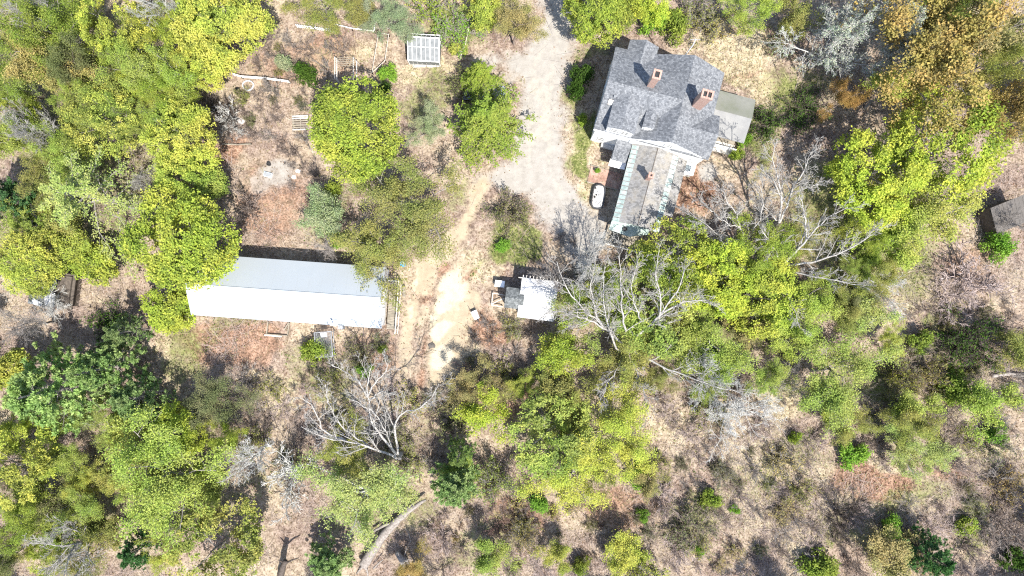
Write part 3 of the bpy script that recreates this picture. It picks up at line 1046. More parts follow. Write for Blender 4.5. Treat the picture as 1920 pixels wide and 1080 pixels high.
def brick_material():
    m, n, l = new_mat('chimney_brick')
    tc = N(n, 'TexCoord')
    mp = N(n, 'Mapping')
    mp.inputs['Rotation'].default_value = (math.radians(90), 0, 0)
    l.new(tc.outputs['Object'], mp.inputs[0])
    br = N(n, 'TexBrick')
    br.inputs['Scale'].default_value = 1.0
    br.inputs['Brick Width'].default_value = .21
    br.inputs['Row Height'].default_value = .075
    br.inputs['Mortar Size'].default_value = .008
    br.inputs['Color1'].default_value = (.25, .12, .09, 1)
    br.inputs['Color2'].default_value = (.34, .20, .155, 1)
    br.inputs['Mortar'].default_value = (.50, .45, .40, 1)
    l.new(mp.outputs[0], br.inputs['Vector'])
    f = noise(n, l, tc.outputs['Object'], 4, 4)
    c = mixc(n, l, br.outputs[0], (.52, .36, .30), mth(n, l, 'MULTIPLY', f, .5))
    out(n, l, bsdf(n, l, c, .9, 0, bump(n, l, br.outputs[1], .5, -.01), .2))
    return m


BRICK = brick_material()


def part(mb, name, mat, parent, smooth=False):
    return mb.build(name, mat, parent, smooth)


def chimney(parent, name, cu, cv, wu, wv, z0, z1, flues):
    mb = MB().box(cu - wu / 2, cu + wu / 2, cv - wv / 2, cv + wv / 2, z0, z1 - .16)
    c = part(mb, name, BRICK, parent)
    a = .06
    rim = MB()
    u0, u1, v0, v1 = cu - wu / 2 - a, cu + wu / 2 + a, cv - wv / 2 - a, cv + wv / 2 + a
    b = .17
    rim.box(u0, u1, v0, v0 + b, z1 - .162, z1).box(u0, u1, v1 - b, v1, z1 - .162, z1)
    rim.box(u0, u0 + b, v0 + b, v1 - b, z1 - .162, z1).box(u1 - b, u1, v0 + b, v1 - b, z1 - .162, z1)
    if flues == 2:
        rim.box(cu - .06, cu + .06, v0 + b, v1 - b, z1 - .162, z1)
    part(rim, 'chimney_cap', BRICK, c)
    part(MB().box(u0 + b, u1 - b, v0 + b, v1 - b, z1 - .158, z1 - .12), 'flue', DARK, c)
    return c


def window(parent, axis, a0, a1, z0, z1, at, face, mat_frame=None, glass=None):
    """A framed window on a wall plane: axis 'u' (plane v = at) or 'v' (plane u = at); face = outward sign."""
    fr, gl = MB(), MB()
    t, w = .05 * face, .08

    def bx(mb, p0, p1, q0, q1, d0, d1):
        lo, hi = min(at + d0, at + d1), max(at + d0, at + d1)
        if axis == 'u':
            mb.box(p0, p1, lo, hi, q0, q1)
        else:
            mb.box(lo, hi, p0, p1, q0, q1)
    bx(fr, a0, a1, z0, z0 + w, .003 * face, t)
    bx(fr, a0, a1, z1 - w, z1, .003 * face, t)
    bx(fr, a0, a0 + w, z0 + w, z1 - w, .003 * face, t)
    bx(fr, a1 - w, a1, z0 + w, z1 - w, .003 * face, t)
    bx(fr, a0 + w, a1 - w, (z0 + z1) / 2 - .025, (z0 + z1) / 2 + .025, .003 * face, t * .8)
    bx(gl, a0 + w, a1 - w, z0 + w, z1 - w, .002 * face, t * .4)
    f = part(fr, 'window', mat_frame or WHITE, parent)
    part(gl, 'pane', glass or GLASSY, f)


# ---------------------------------------------------------------- white farmhouse
TH = -math.radians(14.8)
house = thing('farmhouse', 'large white farmhouse with grey shingled gables and brick chimneys', 'house', (7.77, 15.09, 0), TH)
# main block: ridge along u
MB_ = MB().pent('u', .22, 6.9, .12, 7.98, -.2, 5.08, 7.40)
MB_.pent('v', .06, 8.1, 3.72, 10.46, -.2, 5.14, 7.33)          # cross wing
MB_.pent('v', 6.0, 8.8, 1.4, 3.75, -.2, 5.15, 5.95)         # small north wing
MB_.pent('u', 8.0, 11.0, .07, 3.95, -.2, 5.14, 6.38)         # east bay
house_wall = part(MB_, 'wall', WHITE, house)
main_roof = part(MB().gable('u', 0, 7.08, 0, 8.1, 5.2, 7.62), 'roof', SHINGLE, house)
cross_roof = part(MB().gable('v', 0, 8.31, 3.54, 10.64, 5.21, 7.58), 'roof', SHINGLE, house)
part(MB().gable('v', 5.2, 9.08, 1.16, 3.98, 5.22, 6.18, .14), 'roof', SHINGLE, house)
part(MB().gable('u', 7.6, 11.25, -.08, 4.22, 5.23, 6.62, .15), 'roof', SHINGLE, house)
# white rake boards and gutters
for (u0, z0, u1, z1) in ((3.54, 5.20, 7.09, 7.56), (7.09, 7.56, 10.64, 5.20)):
    part(MB().bar((u0, -.03, z0 - .09), (u1, -.03, z1 - .09), .06, .2), 'rake_board', WHITE, house)
for (u0, u1, v) in ((0.0, 3.5, -.05),):
    part(MB().bar((u0, v, 5.13), (u1, v, 5.13), .10, .14), 'gutter', WHITE, house)
# south dormers
d1 = MB()
d1.pent('v', .10, 3.2, 1.10, 3.55, 5.0, 6.88, 7.26)
dw = part(d1, 'dormer', WHITE, house)
part(MB().gable('v', .06, 3.6, 1.0, 3.65, 6.89, 7.38, .08), 'dormer_roof', SHINGLE, dw)
for a in (1.45, 2.45):
    window(dw, 'u', a, a + .82, 5.65, 6.75, .10, -1, None, PALE_ROOF)
d2 = MB().pent('v', 1.0, 2.4, 4.28, 5.22, 5.6, 6.72, 6.86)
dw2 = part(d2, 'dormer', WHITE, house)
part(MB().gable('v', .97, 2.9, 4.2, 5.3, 6.74, 6.94, .07), 'dormer_roof', SHINGLE, dw2)
window(dw2, 'u', 4.42, 5.08, 6.05, 6.62, 1.0, -1, None, PALE_ROOF)
for (a, b, z0, z1) in ((.8, 1.5, 1.0, 2.4),):
    window(house_wall, 'u', a, b, z0, z1, .12, -1)
for (a, b, z0, z1) in ((1.4, 2.2, 1.0, 2.5), (5.0, 5.8, 1.0, 2.5), (3.2, 4.0, 3.8, 5.2), (1.4, 2.2, 3.6, 4.9), (5.4, 6.2, 3.6, 4.9)):
    window(house_wall, 'v', a, b, z0, z1, .22, -1)
window(house_wall, 'u', 6.7, 7.5, 5.5, 6.6, .06, -1)
window(house_wall, 'u', 8.9, 9.7, 1.1, 2.4, .07, -1)
# vents on the roof
pv = MB()
for (u, v, z) in ((.95, 2.9, 6.9), (5.5, 6.6, 6.1)):
    pv.tube([(u, v, z - .4), (u, v, z + .35)], .06, 8)
part(pv, 'vent_pipe', GREY_METAL, house)
part(MB().hexa([(.55, 2.2, 6.4), (1.0, 2.2, 6.4), (1.0, 2.6, 6.64), (.55, 2.6, 6.64), (.55, 2.2, 6.68), (1.0, 2.2, 6.68), (1.0, 2.6, 6.92), (.55, 2.6, 6.92)]), 'roof_vent', WOOD_PALE, house)
chimney(house, 'chimney', 3.88, 4.82, .62, .75, 7.4, 10.1, 1)
chimney(house, 'chimney', 8.6, 4.25, .95, .70, 6.4, 10.1, 2)
# ell to the south
ell = part(MB().pent('v', -7.45, .2, 4.55, 8.45, -.2, 3.25, 4.22), 'ell_wall', WHITE, house)
part(MB().gable('v', -7.7, .04, 4.17, 8.77, 3.4, 4.45, .14), 'roof', SHINGLE_OLD, house)
part(MB().bar((6.47, -7.7, 4.462), (6.47, .03, 4.462), .06, .03), 'ridge_cap', WOOD_DARK, house)
SL = 1.05 / 2.3
for s, u0 in ((1, 4.13), (-1, 8.81)):                       # teal metal strips along both eaves
    n = 17
    for k in range(n):
        v0, v1 = -7.72 + k * 7.72 / n, -7.72 + (k + 1) * 7.72 / n - .10
        a, b = u0, u0 + s * .62
        za, zb = 3.36 + .022, 3.36 + .62 * SL + .022
        P = [(a, v0, za), (b, v0, zb), (b, v1, zb), (a, v1, za)] if s > 0 else [(b, v0, zb), (a, v0, za), (a, v1, za), (b, v1, zb)]
        part(MB().slab(P, .02), 'eave_panel', TEAL, house)
part(MB().gable('v', -7.7, .03, 4.125, 8.815, 3.352, 4.44, .02), 'eave_flashing', WOOD_PALE, house)
chimney(house, 'chimney', 6.25, -3.05, .42, .42, 4.0, 6.2, 1)
# lean-to on the ell's east side
part(MB().box(8.46, 9.55, -5.5, -.3, -.2, 2.45), 'lean_to_wall', WHITE, house)
part(MB().slab([(8.55, -5.75, 3.12), (9.88, -5.75, 2.6), (9.88, -.05, 2.6), (8.55, -.05, 3.12)], .1), 'lean_to_roof', SHINGLE_OLD, house)
bay = part(MB().box(9.7, 10.95, -1.0, .2, -.2, 1.5), 'bay', WHITE, house)
part(MB().slab([(9.62, -1.08, 1.56), (11.02, -1.08, 1.56), (11.02, .2, 1.72), (9.62, .2, 1.72)], .08), 'bay_roof', WHITE_PL, bay)
part(MB().slab([(10.0, -.75, 1.70), (10.6, -.75, 1.70), (10.6, -.2, 1.76), (10.0, -.2, 1.76)], .05), 'skylight', GLASSY, bay)
# west entry porch
part(MB().box(2.75, 3.95, -1.7, .3, -.2, 2.9), 'porch_wall', WHITE, house)
part(MB().slab([(2.55, -1.88, 3.0), (4.08, -1.88, 3.0), (4.08, .33, 3.35), (2.55, .33, 3.35)], .12), 'porch_roof', SHINGLE, house)
part(MB().slab([(2.5, -2.35, 2.05), (4.15, -2.35, 2.05), (4.15, -1.7, 2.35), (2.5, -1.7, 2.35)], .06), 'porch_awning', WHITE_PL, house)
part(MB().box(1.4, 2.7, -.35, .32, -.1, .5), 'step', STONE, house)
# teal porch roof and railed porch at the ell's south end
pr = MB()
pr.slab([(4.1, -8.55, 2.75), (6.25, -8.75, 2.75), (6.25, -7.42, 3.42), (4.1, -7.42, 3.42)], .07)
pr.slab([(6.26, -8.75, 2.75), (8.0, -8.05, 2.75), (7.7, -7.42, 3.42), (6.26, -7.42, 3.42)], .07)
porch = part(pr, 'porch_roof', TEAL, house)
part(MB().tube([(5.55, -8.15, 2.98), (5.55, -8.15, 3.20)], .23, 14), 'skylight', DARK, porch)
dk = MB()
for k in range(12):
    dk.box(4.2 + k * .31, 4.2 + k * .31 + .28, -9.9, -7.5, .35, .42)
part(dk, 'porch_floor', WOOD_GREY, house)
for k in range(7):
    part(MB().bar((4.25 + k * .6, -9.85, 0), (4.25 + k * .6, -9.85, 1.35), .09), 'porch_post', WOOD_PALE, house)
part(MB().bar((4.2, -9.85, 1.38), (7.95, -9.85, 1.38), .10, .07).bar((4.2, -9.85, .8), (7.95, -9.85, .8), .06, .06), 'railing', WOOD_PALE, house)
# east porch
ep = part(MB().gable('u', 10.2, 14.75, 3.0, 7.4, 2.85, 3.4, .12, 5.35), 'east_porch_roof', PALE_ROOF, house)
part(MB().slab([(10.18, 5.36, 3.425), (14.78, 5.36, 3.425), (14.78, 7.43, 2.88), (10.18, 7.43, 2.88)], .02), 'mossy_panel', MOSSY, ep)
part(MB().box(10.3, 14.5, 3.3, 7.1, -.1, .45), 'porch_floor', WOOD_GREY, house)
for v in (2.6, 7.2):
    for u in (11.2, 12.3, 13.4, 14.5):
        part(MB().bar((u, v, .0), (u, v, 2.8 if v > 3 else 1.45), .11), 'porch_post', WHITE, house)
rl = MB()
for z in (.75, 1.1, 1.45):
    rl.bar((11.1, 2.6, z), (14.6, 2.6, z), .09, .07)
part(rl, 'railing', WHITE, house)
part(MB().box(11.1, 14.6, 2.2, 3.28, -.1, .4), 'step', WOOD_PALE, house)

# television mast beside the north gable
mast = thing('aerial_mast', 'thin pale metal pole standing off the north-east gable peak', 'mast', (16.3, 21.9, 0))
part(MB().tube([(0, 0, -.2), (0, 0, 8.6), (-.05, .1, 9.6)], .05, 8), 'pole', WHITE, mast)
part(MB().bar((-.5, .1, 9.5), (.4, .1, 9.5), .04), 'crossbar', GREY_METAL, mast)


def hw(u, v, z=0.0):
    """House frame to the site."""
    c, s = math.cos(TH), math.sin(TH)
    return (7.77 + u * c - v * s, 15.09 + u * s + v * c, z)


pt = thing('brick_patio', 'faded red brick patio between the driveway grass and the house ell', 'patio', hw(0, 0), TH)
part(MB().box(1.0, 4.3, -4.05, -2.4, -.1, .07), 'paving', PATIO, pt)
part(MB().bar((.92, -4.1, .08), (4.3, -4.1, .08), .1, .14).bar((.92, -2.35, .08), (2.3, -2.35, .08), .1, .14), 'edging', WOOD_GREY, pt)


def ring(cx, cy, rx, ry, n=26, p=3.2):
    a = np.arange(n) * 2 * math.pi / n
    c, s = np.cos(a), np.sin(a)
    return np.stack([cx + rx * np.sign(c) * np.abs(c) ** (2 / p), cy + ry * np.sign(s) * np.abs(s) ** (2 / p)], -1)


def ring_wall(mb, o, i, z0, z1):
    n = len(o)
    V = np.vstack([np.c_[o, np.full(n, z0)], np.c_[o, np.full(n, z1)], np.c_[i, np.full(n, z1)], np.c_[i, np.full(n, z0)]])
    k = np.arange(n)
    j = (k + 1) % n
    Q = np.vstack([np.stack([a * n + k, a * n + j, b * n + j, b * n + k], -1) for a, b in ((0, 1), (1, 2), (2, 3))])
    return mb.add(V, Q)


def disc(mb, o, z, zc=None):
    n = len(o)
    V = np.vstack([np.c_[o, np.full(n, z)], [[*o.mean(0), z if zc is None else zc]]])
    k = np.arange(n)
    return mb.add(V, (), np.stack([k, (k + 1) % n, np.full(n, n)], -1))


bed = W(1121, 370)
pd = thing('stone_bed', 'rounded oblong bed of white stones with a dark rim, west of the ell', 'garden bed', (bed[0], bed[1], 0), math.radians(-9))
part(ring_wall(MB(), ring(0, 0, .68, 1.28), ring(0, 0, .56, 1.16), -.1, .55), 'rim', BLACK_PL, pd)
part(disc(MB(), ring(0, 0, .57, 1.17), .38), 'fill', STONE, pd)
g = np.random.default_rng(77)
for k in range(26):
    x, y = g.uniform(-.45, .45), g.uniform(-1.02, 1.02)
    r = g.uniform(.07, .15)
    a = np.arange(6) * math.pi / 3 + g.uniform(0, 1)
    b = np.c_[np.cos(a) * r * g.uniform(.8, 1.2, 6) + x, np.sin(a) * r * g.uniform(.8, 1.2, 6) + y]
    st = MB()
    V = np.vstack([np.c_[b, np.full(6, .36)], np.c_[(b - (x, y)) * .75 + (x, y), np.full(6, .38 + r * .7)], [[x, y, .38 + r]]])
    st.add(V, [(i, (i + 1) % 6, 6 + (i + 1) % 6, 6 + i) for i in range(6)], [(6 + i, 6 + (i + 1) % 6, 12) for i in range(6)])
    part(st, 'stone', DARK if k in (3, 11, 19) else STONE, pd)

# ---------------------------------------------------------------- mobile home
TM = -math.radians(4.1)
mob = thing('mobile_home', 'long mobile home with a white metal gable roof', 'mobile home', (-12.8, -3.98, 0), TM)
LM = -18.75
part(MB().pent('u', LM + .12, -.22, .2, 5.84, -.1, 2.92, 4.5), 'wall', WHITE, mob)
roof_m = part(MB().gable('u', LM, 0, 0, 6.04, 3.0, 4.74, .1), 'roof', METAL_WHITE, mob)
n = 16
for k in range(1, n):                                       # standing seams of the roof sheets
    u = LM + k * -LM / n
    for (a, b, za, zb) in ((.02, 3.0, 3.0, 4.728), (3.04, 6.02, 4.728, 3.0)):
        part(MB().bar((u, a, za + .006), (u, b, zb + .006), .03, .014), 'roof_seam', METAL_WHITE, roof_m)
part(MB().bar((LM, 3.02, 4.745), (0, 3.02, 4.745), .16, .02), 'ridge_cap', METAL_WHITE, roof_m)
for u in (-16, -12.5, -8.8, -3.4):
    window(mob, 'u', u, u + 1.1, 1.2, 2.3, .2, -1)
for u in (-15, -10, -6.5, -3):
    window(mob, 'u', u, u + 1.1, 1.2, 2.3, 5.84, 1)
window(mob, 'v', 1.0, 2.0, 1.2, 2.3, -.22, 1)
vt = part(MB().box(-4.95, -4.35, -.05, .55, 2.9, 3.45), 'roof_vent', WHITE_PL, mob)
part(MB().tube([(-4.65, .25, 3.4), (-4.65, .25, 4.35)], .07, 9), 'flue_pipe', GREY_METAL, vt)
part(MB().box(-4.25, -3.75, -.35, .05, 2.3, 3.2), 'meter_box', GREY_METAL, mob)

dkx = thing('deck', 'weathered board deck with a white rail at the mobile home\'s east end', 'deck', (-12.8, -3.98, 0), TM)
for k in range(30):
    v = -.15 + k * .162
    j = R.uniform(-.012, .012)
    part(MB().box(.12, 1.12, v, v + .145, .86 + j, .90 + j), 'plank', WOOD_GREY, dkx)
part(MB().box(.16, 1.08, -.1, 4.6, .70, .84), 'joists', WOOD_DARK, dkx)
for v in (-.1, 1.1, 2.3, 3.5, 4.65):
    part(MB().bar((1.2, v, -.1), (1.2, v, 1.85), .09), 'post', WOOD_PALE, dkx)
part(MB().bar((1.16, -.55, 1.88), (1.16, 4.7, 1.88), .075, .05), 'rail', WOOD_PALE, dkx)
part(MB().bar((1.36, -.5, 1.45), (1.36, 4.7, 1.45), .06, .12), 'rail', WOOD_PALE, dkx)
part(MB().bar((.12, 4.74, 1.88), (1.2, 4.74, 1.88), .10, .05).bar((.12, 4.74, 1.3), (1.2, 4.74, 1.3), .05, .1), 'rail', WHITE, dkx)
for k in range(3):
    part(MB().box(1.38, 1.68, 3.2 + k * .34, 3.52 + k * .34, .2 + .2 * k, .26 + .2 * k), 'step', WOOD_GREY, dkx)


def at(px, py, z=0.0):
    p = W(px, py, z)
    return (float(p[0]), float(p[1]), float(gz(p[0], p[1])))


# wire pen and low bed frame on the south side of the mobile home
pen = thing('wire_pen', 'grey wire animal pen overgrown with brush, south of the mobile home', 'pen', at(614, 644), math.radians(4))
for (x, y) in ((-.85, -1.25), (.85, -1.25), (-.85, 1.25), (.85, 1.25), (-.85, 0), (.85, 0)):
    part(MB().bar((x, y, -.1), (x, y, 1.5), .07), 'post', GREY_METAL, pen)
fr = MB()
for z in (.75, 1.5):
    for p, q in (((-.85, -1.25), (.85, -1.25)), ((.85, -1.25), (.85, 1.25)), ((.85, 1.25), (-.85, 1.25)), ((-.85, 1.25), (-.85, -1.25))):
        fr.bar((*p, z), (*q, z), .055)
part(fr, 'frame', GREY_METAL, pen)
wr = MB()
for k in range(1, 17):
    x = -.85 + 1.7 * k / 17
    wr.bar((x, -1.25, 1.51), (x, 1.25, 1.51), .012)
for k in range(1, 25):
    y = -1.25 + 2.5 * k / 25
    wr.bar((-.85, y, 1.515), (.85, y, 1.515), .012)
part(wr, 'wire_mesh', GREY_METAL, pen)
part(MB().slab([(-.2, .75, 1.56), (.45, .78, 1.56), (.4, 1.2, 1.58), (-.22, 1.18, 1.58)], .04), 'cover_board', GREY_SHEET, pen)

fb = thing('bed_frame', 'open rectangle of weathered planks on the leaf litter by the mobile home', 'garden bed', at(521, 615), math.radians(-3.6))
for (p, q) in (((-1.15, -.68), (1.1, -.72)), ((-1.0, .6), (-1.05, -.6)), ((1.1, -.6), (1.2, .6)), ((.75, -.1), (1.15, .65))):
    part(MB().bar((*p, .14), (*q, .14), .10, .28), 'plank', WOOD_GREY, fb)
part(MB().bar((-1.3, -.80, .22), (.5, -.84, .22), .12, .05), 'plank', WOOD_PALE, fb)

# ---------------------------------------------------------------- white shed and its neighbours
TS = -math.radians(7.3)
so = W(979, 520, 2.8)
ws = thing('white_shed', 'open white-roofed shed with rafter tails, half under the big bare tree', 'shed', (so[0], so[1], 0), TS)
part(MB().box(.15, 3.45, -3.75, -.3, -.1, 2.5), 'wall', WHITE, ws)
part(MB().slab([(0, -3.95, 2.62), (3.62, -3.95, 2.62), (3.62, 0, 2.82), (0, 0, 2.82)], .07), 'roof', SHED_WHITE, ws)
for k in range(11):
    u = .1 + k * .34
    part(MB().bar((u, -.4, 2.70), (u, .26, 2.735), .07, .12), 'rafter', WOOD_PALE, ws)
part(MB().bar((-.35, -.05, 2.78), (.1, -.05, 2.78), .08, .1), 'beam', WOOD_PALE, ws)

go = W(945, 576.5, 2.4)
gs = thing('small_shed', 'small shed with a dark grey shingled gable roof against the white shed', 'shed', (go[0], go[1], 0), TS)
part(MB().pent('u', .12, 1.6, .12, 1.95, -.1, 2.36, 2.88), 'wall', WOOD_GREY, gs)
part(MB().gable('u', 0, 1.85, 0, 2.06, 2.4, 3.05, .09), 'roof', SHINGLE_DK, gs)
part(MB().box(.05, .12, .6, 1.3, 0, 1.9), 'door', WOOD_DARK, gs)

co = W(937, 532, .9)
ch = thing('chest', 'low white lidded chest standing alone northwest of the shingled shed', 'chest', (co[0], co[1], float(gz(co[0], co[1]))), TS)
part(MB().box(-.46, .46, -.30, .30, 0, .80), 'body', WHITE_PL, ch)
part(MB().box(-.49, .49, -.33, .33, .805, .93), 'lid', WHITE_PL, ch)

rf = thing('rail_frame', 'flat square of thin pale rails with a diagonal, west of the shingled shed', 'rail frame', at(934, 562), TS)
for p, q in (((-.6, .62), (.6, .55)), ((-.6, .62), (-.58, -.6)), ((-.58, -.6), (.62, -.66)), ((-.5, -.45), (.6, .25))):
    part(MB().bar((*p, .5), (*q, .55), .07), 'rail', WOOD_PALE, rf)
for x, y in ((-.6, .62), (-.58, -.6), (.55, .55), (.55, -.64)):
    part(MB().bar((x, y, -.1), (x, y, .52), .07), 'post', WOOD_PALE, rf)

ca = thing('hand_cart', 'small grey and white hand cart tipped at the edge of the sandy pad', 'cart', at(892, 591), math.radians(-65))
part(MB().hexa([(-.35, -.22, .25), (.3, -.18, .22), (.3, .18, .22), (-.35, .22, .25), (-.5, -.32, .58), (.42, -.28, .5), (.42, .28, .5), (-.5, .32, .58)]), 'tub', GREY_METAL, ca)
part(MB().hexa([(-.30, -.2, .585), (.26, -.17, .53), (.26, .17, .53), (-.30, .2, .585), (-.32, -.22, .60), (.28, -.19, .545), (.28, .19, .545), (-.32, .22, .60)]), 'load', WHITE_PL, ca)
part(MB().tube([(.55, -.06, .22), (.55, .06, .22)], .22, 14), 'wheel', RUBBER, ca)
for s in (-1, 1):
    part(MB().tube([(.55, .1 * s, .22), (-.3, .26 * s, .35), (-1.0, .3 * s, .6)], .025, 7), 'handle', WOOD_DARK, ca)
    part(MB().bar((-.3, .24 * s, .3), (-.4, .26 * s, .0), .04), 'leg', GREY_METAL, ca)

# ---------------------------------------------------------------- greenhouse
go_ = W(765, 113, 1.6)
gh = thing('greenhouse', 'small white framed glass greenhouse with a sloping paned roof', 'greenhouse', (go_[0], go_[1], 0), math.radians(-3.2))
LG, DG = 3.12, 2.55
part(MB().box(.05, LG - .05, .05, DG - .05, -.1, .55), 'base_wall', STONE, gh)
fm = MB()
for u in (0, LG):
    for v, z in ((0, 1.6), (1.95, 2.75), (DG, 1.9)):
        fm.bar((u, v, .4), (u, v, z), .07)
    fm.bar((u, 0, 1.6), (u, 1.95, 2.75), .07).bar((u, 1.95, 2.75), (u, DG, 1.9), .07)
fm.bar((0, 0, 1.6), (LG, 0, 1.6), .08).bar((0, 1.95, 2.77), (LG, 1.95, 2.77), .09).bar((0, DG, 1.9), (LG, DG, 1.9), .08)
fm.bar((.0, 1.15, 2.31), (LG, 1.15, 2.31), .06)
nb = 7
for k in range(1, nb):
    u = LG * k / nb
    fm.bar((u, 0, 1.62), (u, 1.95, 2.77), .045).bar((u, 1.95, 2.77), (u, DG, 1.92), .045)
part(fm, 'frame', WHITE, gh)
PANE = worn('glass_pane', (.09, .10, .105), (.19, .20, .205), 1.6, .5, 0, 0, 3)
PANE_DK = worn('shaded_pane', (.03, .034, .035), (.08, .083, .085), 1.2, .6, 0, 0, 3)  # dim interior behind the glass painted into the rear panes
for k in range(nb):
    u0, u1 = LG * k / nb + .03, LG * (k + 1) / nb - .03
    for v0, v1 in ((.04, 1.11), (1.19, 1.91)):
        z = lambda v: 1.6 + v * 1.15 / 1.95
        part(MB().slab([(u0, v0, z(v0)), (u1, v0, z(v0)), (u1, v1, z(v1)), (u0, v1, z(v1))], .012), 'pane', PANE, gh)
    part(MB().slab([(u0, 1.99, 2.70), (u1, 1.99, 2.70), (u1, DG - .04, 1.95), (u0, DG - .04, 1.95)], .012), 'pane', PANE_DK, gh)
    part(MB().box(u0, u1, -.006, .006, .57, 1.55), 'pane', PANE, gh)
for u in (0, LG):
    part(MB().hexa([(u - .008, .05, .57), (u + .008, .05, .57), (u + .008, 1.9, .57), (u - .008, 1.9, .57), (u - .008, .05, 1.55), (u + .008, .05, 1.55), (u + .008, 1.9, 2.64), (u - .008, 1.9, 2.64)]), 'pane', PANE, gh)
stp = thing('stone_step', 'pale broken slabs lying along the front of the greenhouse', 'slabs', at(797, 124))
for k, (x, y) in enumerate(((-.9, 0), (-.2, .06), (.5, -.02), (1.1, .05))):
    a = R.uniform(-.2, .2)
    part(MB().hexa([(x + dx * (1 + a) * .3, y + dy * .16 + dx * a * .1, z) for z in (-.05, .10 + .03 * k) for dx, dy in ((-1, -1), (1, -1), (1, 1), (-1, 1))]), 'slab', STONE, stp)

# ---------------------------------------------------------------- dark sheds at the edges
ls = thing('collapsed_shed', 'ruined dark shed roof patched with pale sheets under fallen limbs', 'shed', at(92, 542, 2), math.radians(-8))
part(MB().box(-1.9, 1.9, -1.5, 1.5, -.1, 1.7), 'wall', WOOD_DARK, ls)
part(MB().slab([(-2.1, -1.75, 1.72), (.35, -1.75, 1.95), (.35, 1.75, 2.0), (-2.1, 1.75, 1.72)], .08), 'roof', SHINGLE_DK, ls)
part(MB().slab([(.45, -1.8, 1.62), (2.15, -1.8, 1.4), (2.15, 1.75, 1.45), (.45, 1.75, 1.68)], .08), 'roof', WOOD_DARK, ls)
for P in ([(-.1, -1.6, 2.08), (.8, -1.7, 2.08), (.75, -.3, 2.14), (-.4, -.6, 2.1)], [(-.2, .2, 2.12), (.7, .1, 2.12), (.75, 1.4, 2.12), (.1, 1.3, 2.12)],
          [(-1.7, -1.7, 1.86), (-.7, -1.85, 1.95), (-.4, -1.5, 2.0), (-1.5, -1.1, 1.9)], [(-1.6, -.3, 1.86), (-.8, -.4, 1.93), (-.7, .3, 1.95), (-1.5, .4, 1.86)]):
    part(MB().slab(P, .03), 'loose_sheet', GREY_SHEET, ls)
rs = thing('board_shed', 'lone shed with a grey-brown board roof at the edge of the woods', 'shed', at(1893, 402, 2.2), math.radians(22))
part(MB().box(-1.6, 1.6, -1.1, 1.15, -.1, 2.1), 'wall', WOOD_DARK, rs)
for k in range(9):
    u = -1.8 + k * .42
    j = R.uniform(-.01, .01)
    part(MB().slab([(u, -1.35, 2.1 + j), (u + .40, -1.35, 2.1 + j), (u + .40, 1.35, 2.6 + j), (u, 1.35, 2.6 + j)], .04), 'roof_board', WOOD_OLD, rs)

# ---------------------------------------------------------------- garden clutter
def fence(label, pts, h=.9, rails=(.35, .8), pickets=False, mat=WOOD_PALE, w=.06):
    p = [W(*q) for q in pts]
    t = thing('garden_fence', label, 'fence', (p[0][0], p[0][1], 0))
    q = [(a - p[0])[:2] for a in p]
    for a, b in zip(q[:-1], q[1:]):
        for z in rails:
            part(MB().bar((*a, z), (*b, z), w, w * 1.3), 'rail', mat, t)
        L = np.linalg.norm(b - a)
        m = max(1, int(L / (.22 if pickets else 1.5)))
        for k in range(m + 1):
            c = a + (b - a) * k / m
            part(MB().bar((*c, -.1), (*c, h + (0.03 if k % 2 else 0)), .07), 'post' if not pickets else 'picket', mat, t)
    return t


fence('short white picket fence in the leaf litter, farthest northwest', [(559, 52), (592, 56), (628, 61)], .85, (.3, .7), True, WHITE)
fence('low white rail fence bent at its end post, right of the picket fence', [(630, 50), (662, 58), (704, 63), (706, 42)], .8, (.7,), False, WHITE, .08)
fence('white fence with a tilted rail beside the blue hose ring', [(441, 142), (456, 147), (500, 150), (545, 156)], .9, (.35, .8), False, WHITE, .07)
fence('narrow string-and-stake enclosure left of the greenhouse', [(712, 66), (731, 69), (724, 118), (700, 140), (712, 66)], .7, (.66,), False, WOOD_PALE, .04)
fence('pale wooden railing beside the path right of the greenhouse', [(883, 45), (873, 90), (864, 112)], .8, (.75,), False, WOOD_PALE, .05)
fence('low grey plank edging in the western garden', [(420, 271), (446, 272), (472, 271)], .35, (.2,), False, WOOD_GREY, .12)

tr_ = thing('bean_trellis', 'wooden trellis of paired uprights just above the round yellow-green tree', 'trellis', at(655, 136))
for x, y0, y1 in ((-1.15, -1.0, 1.15), (-.95, -1.1, 1.0), (.7, -1.2, 1.15), (1.05, -1.3, .75)):
    part(MB().bar((x, y0, 1.25), (x, y1, 1.25), .07), 'rail', WOOD_PALE, tr_)
    for y in (y0, y1):
        part(MB().bar((x, y, -.1), (x, y, 1.25), .07), 'post', WOOD_PALE, tr_)
for k in range(5):
    part(MB().bar((-1.1, .25 + k * .2, 1.31), (.9, .3 + k * .2, 1.31), .04), 'slat', WOOD_GREY, tr_)

hs = thing('garden_hose', 'pale blue hose coiled in a ring on the ground', 'hose', at(466, 161))
a = np.linspace(0, 4 * math.pi, 60)
part(MB().tube(np.stack([np.cos(a) * (.55 + .03 * np.sin(3 * a)), np.sin(a) * .5, .06 + .012 * a], -1), .055, 7), 'coil', PALEBLUE, hs, True)
bk = thing('bucket', 'black tub standing open beside the hose ring', 'tub', at(447, 172))
part(ring_wall(MB(), ring(0, 0, .32, .3, 18, 2), ring(0, 0, .27, .25, 18, 2), 0, .45), 'side', BLACK_PL, bk)
part(disc(MB(), ring(0, 0, .28, .26, 18, 2), .12), 'base', DARK, bk)

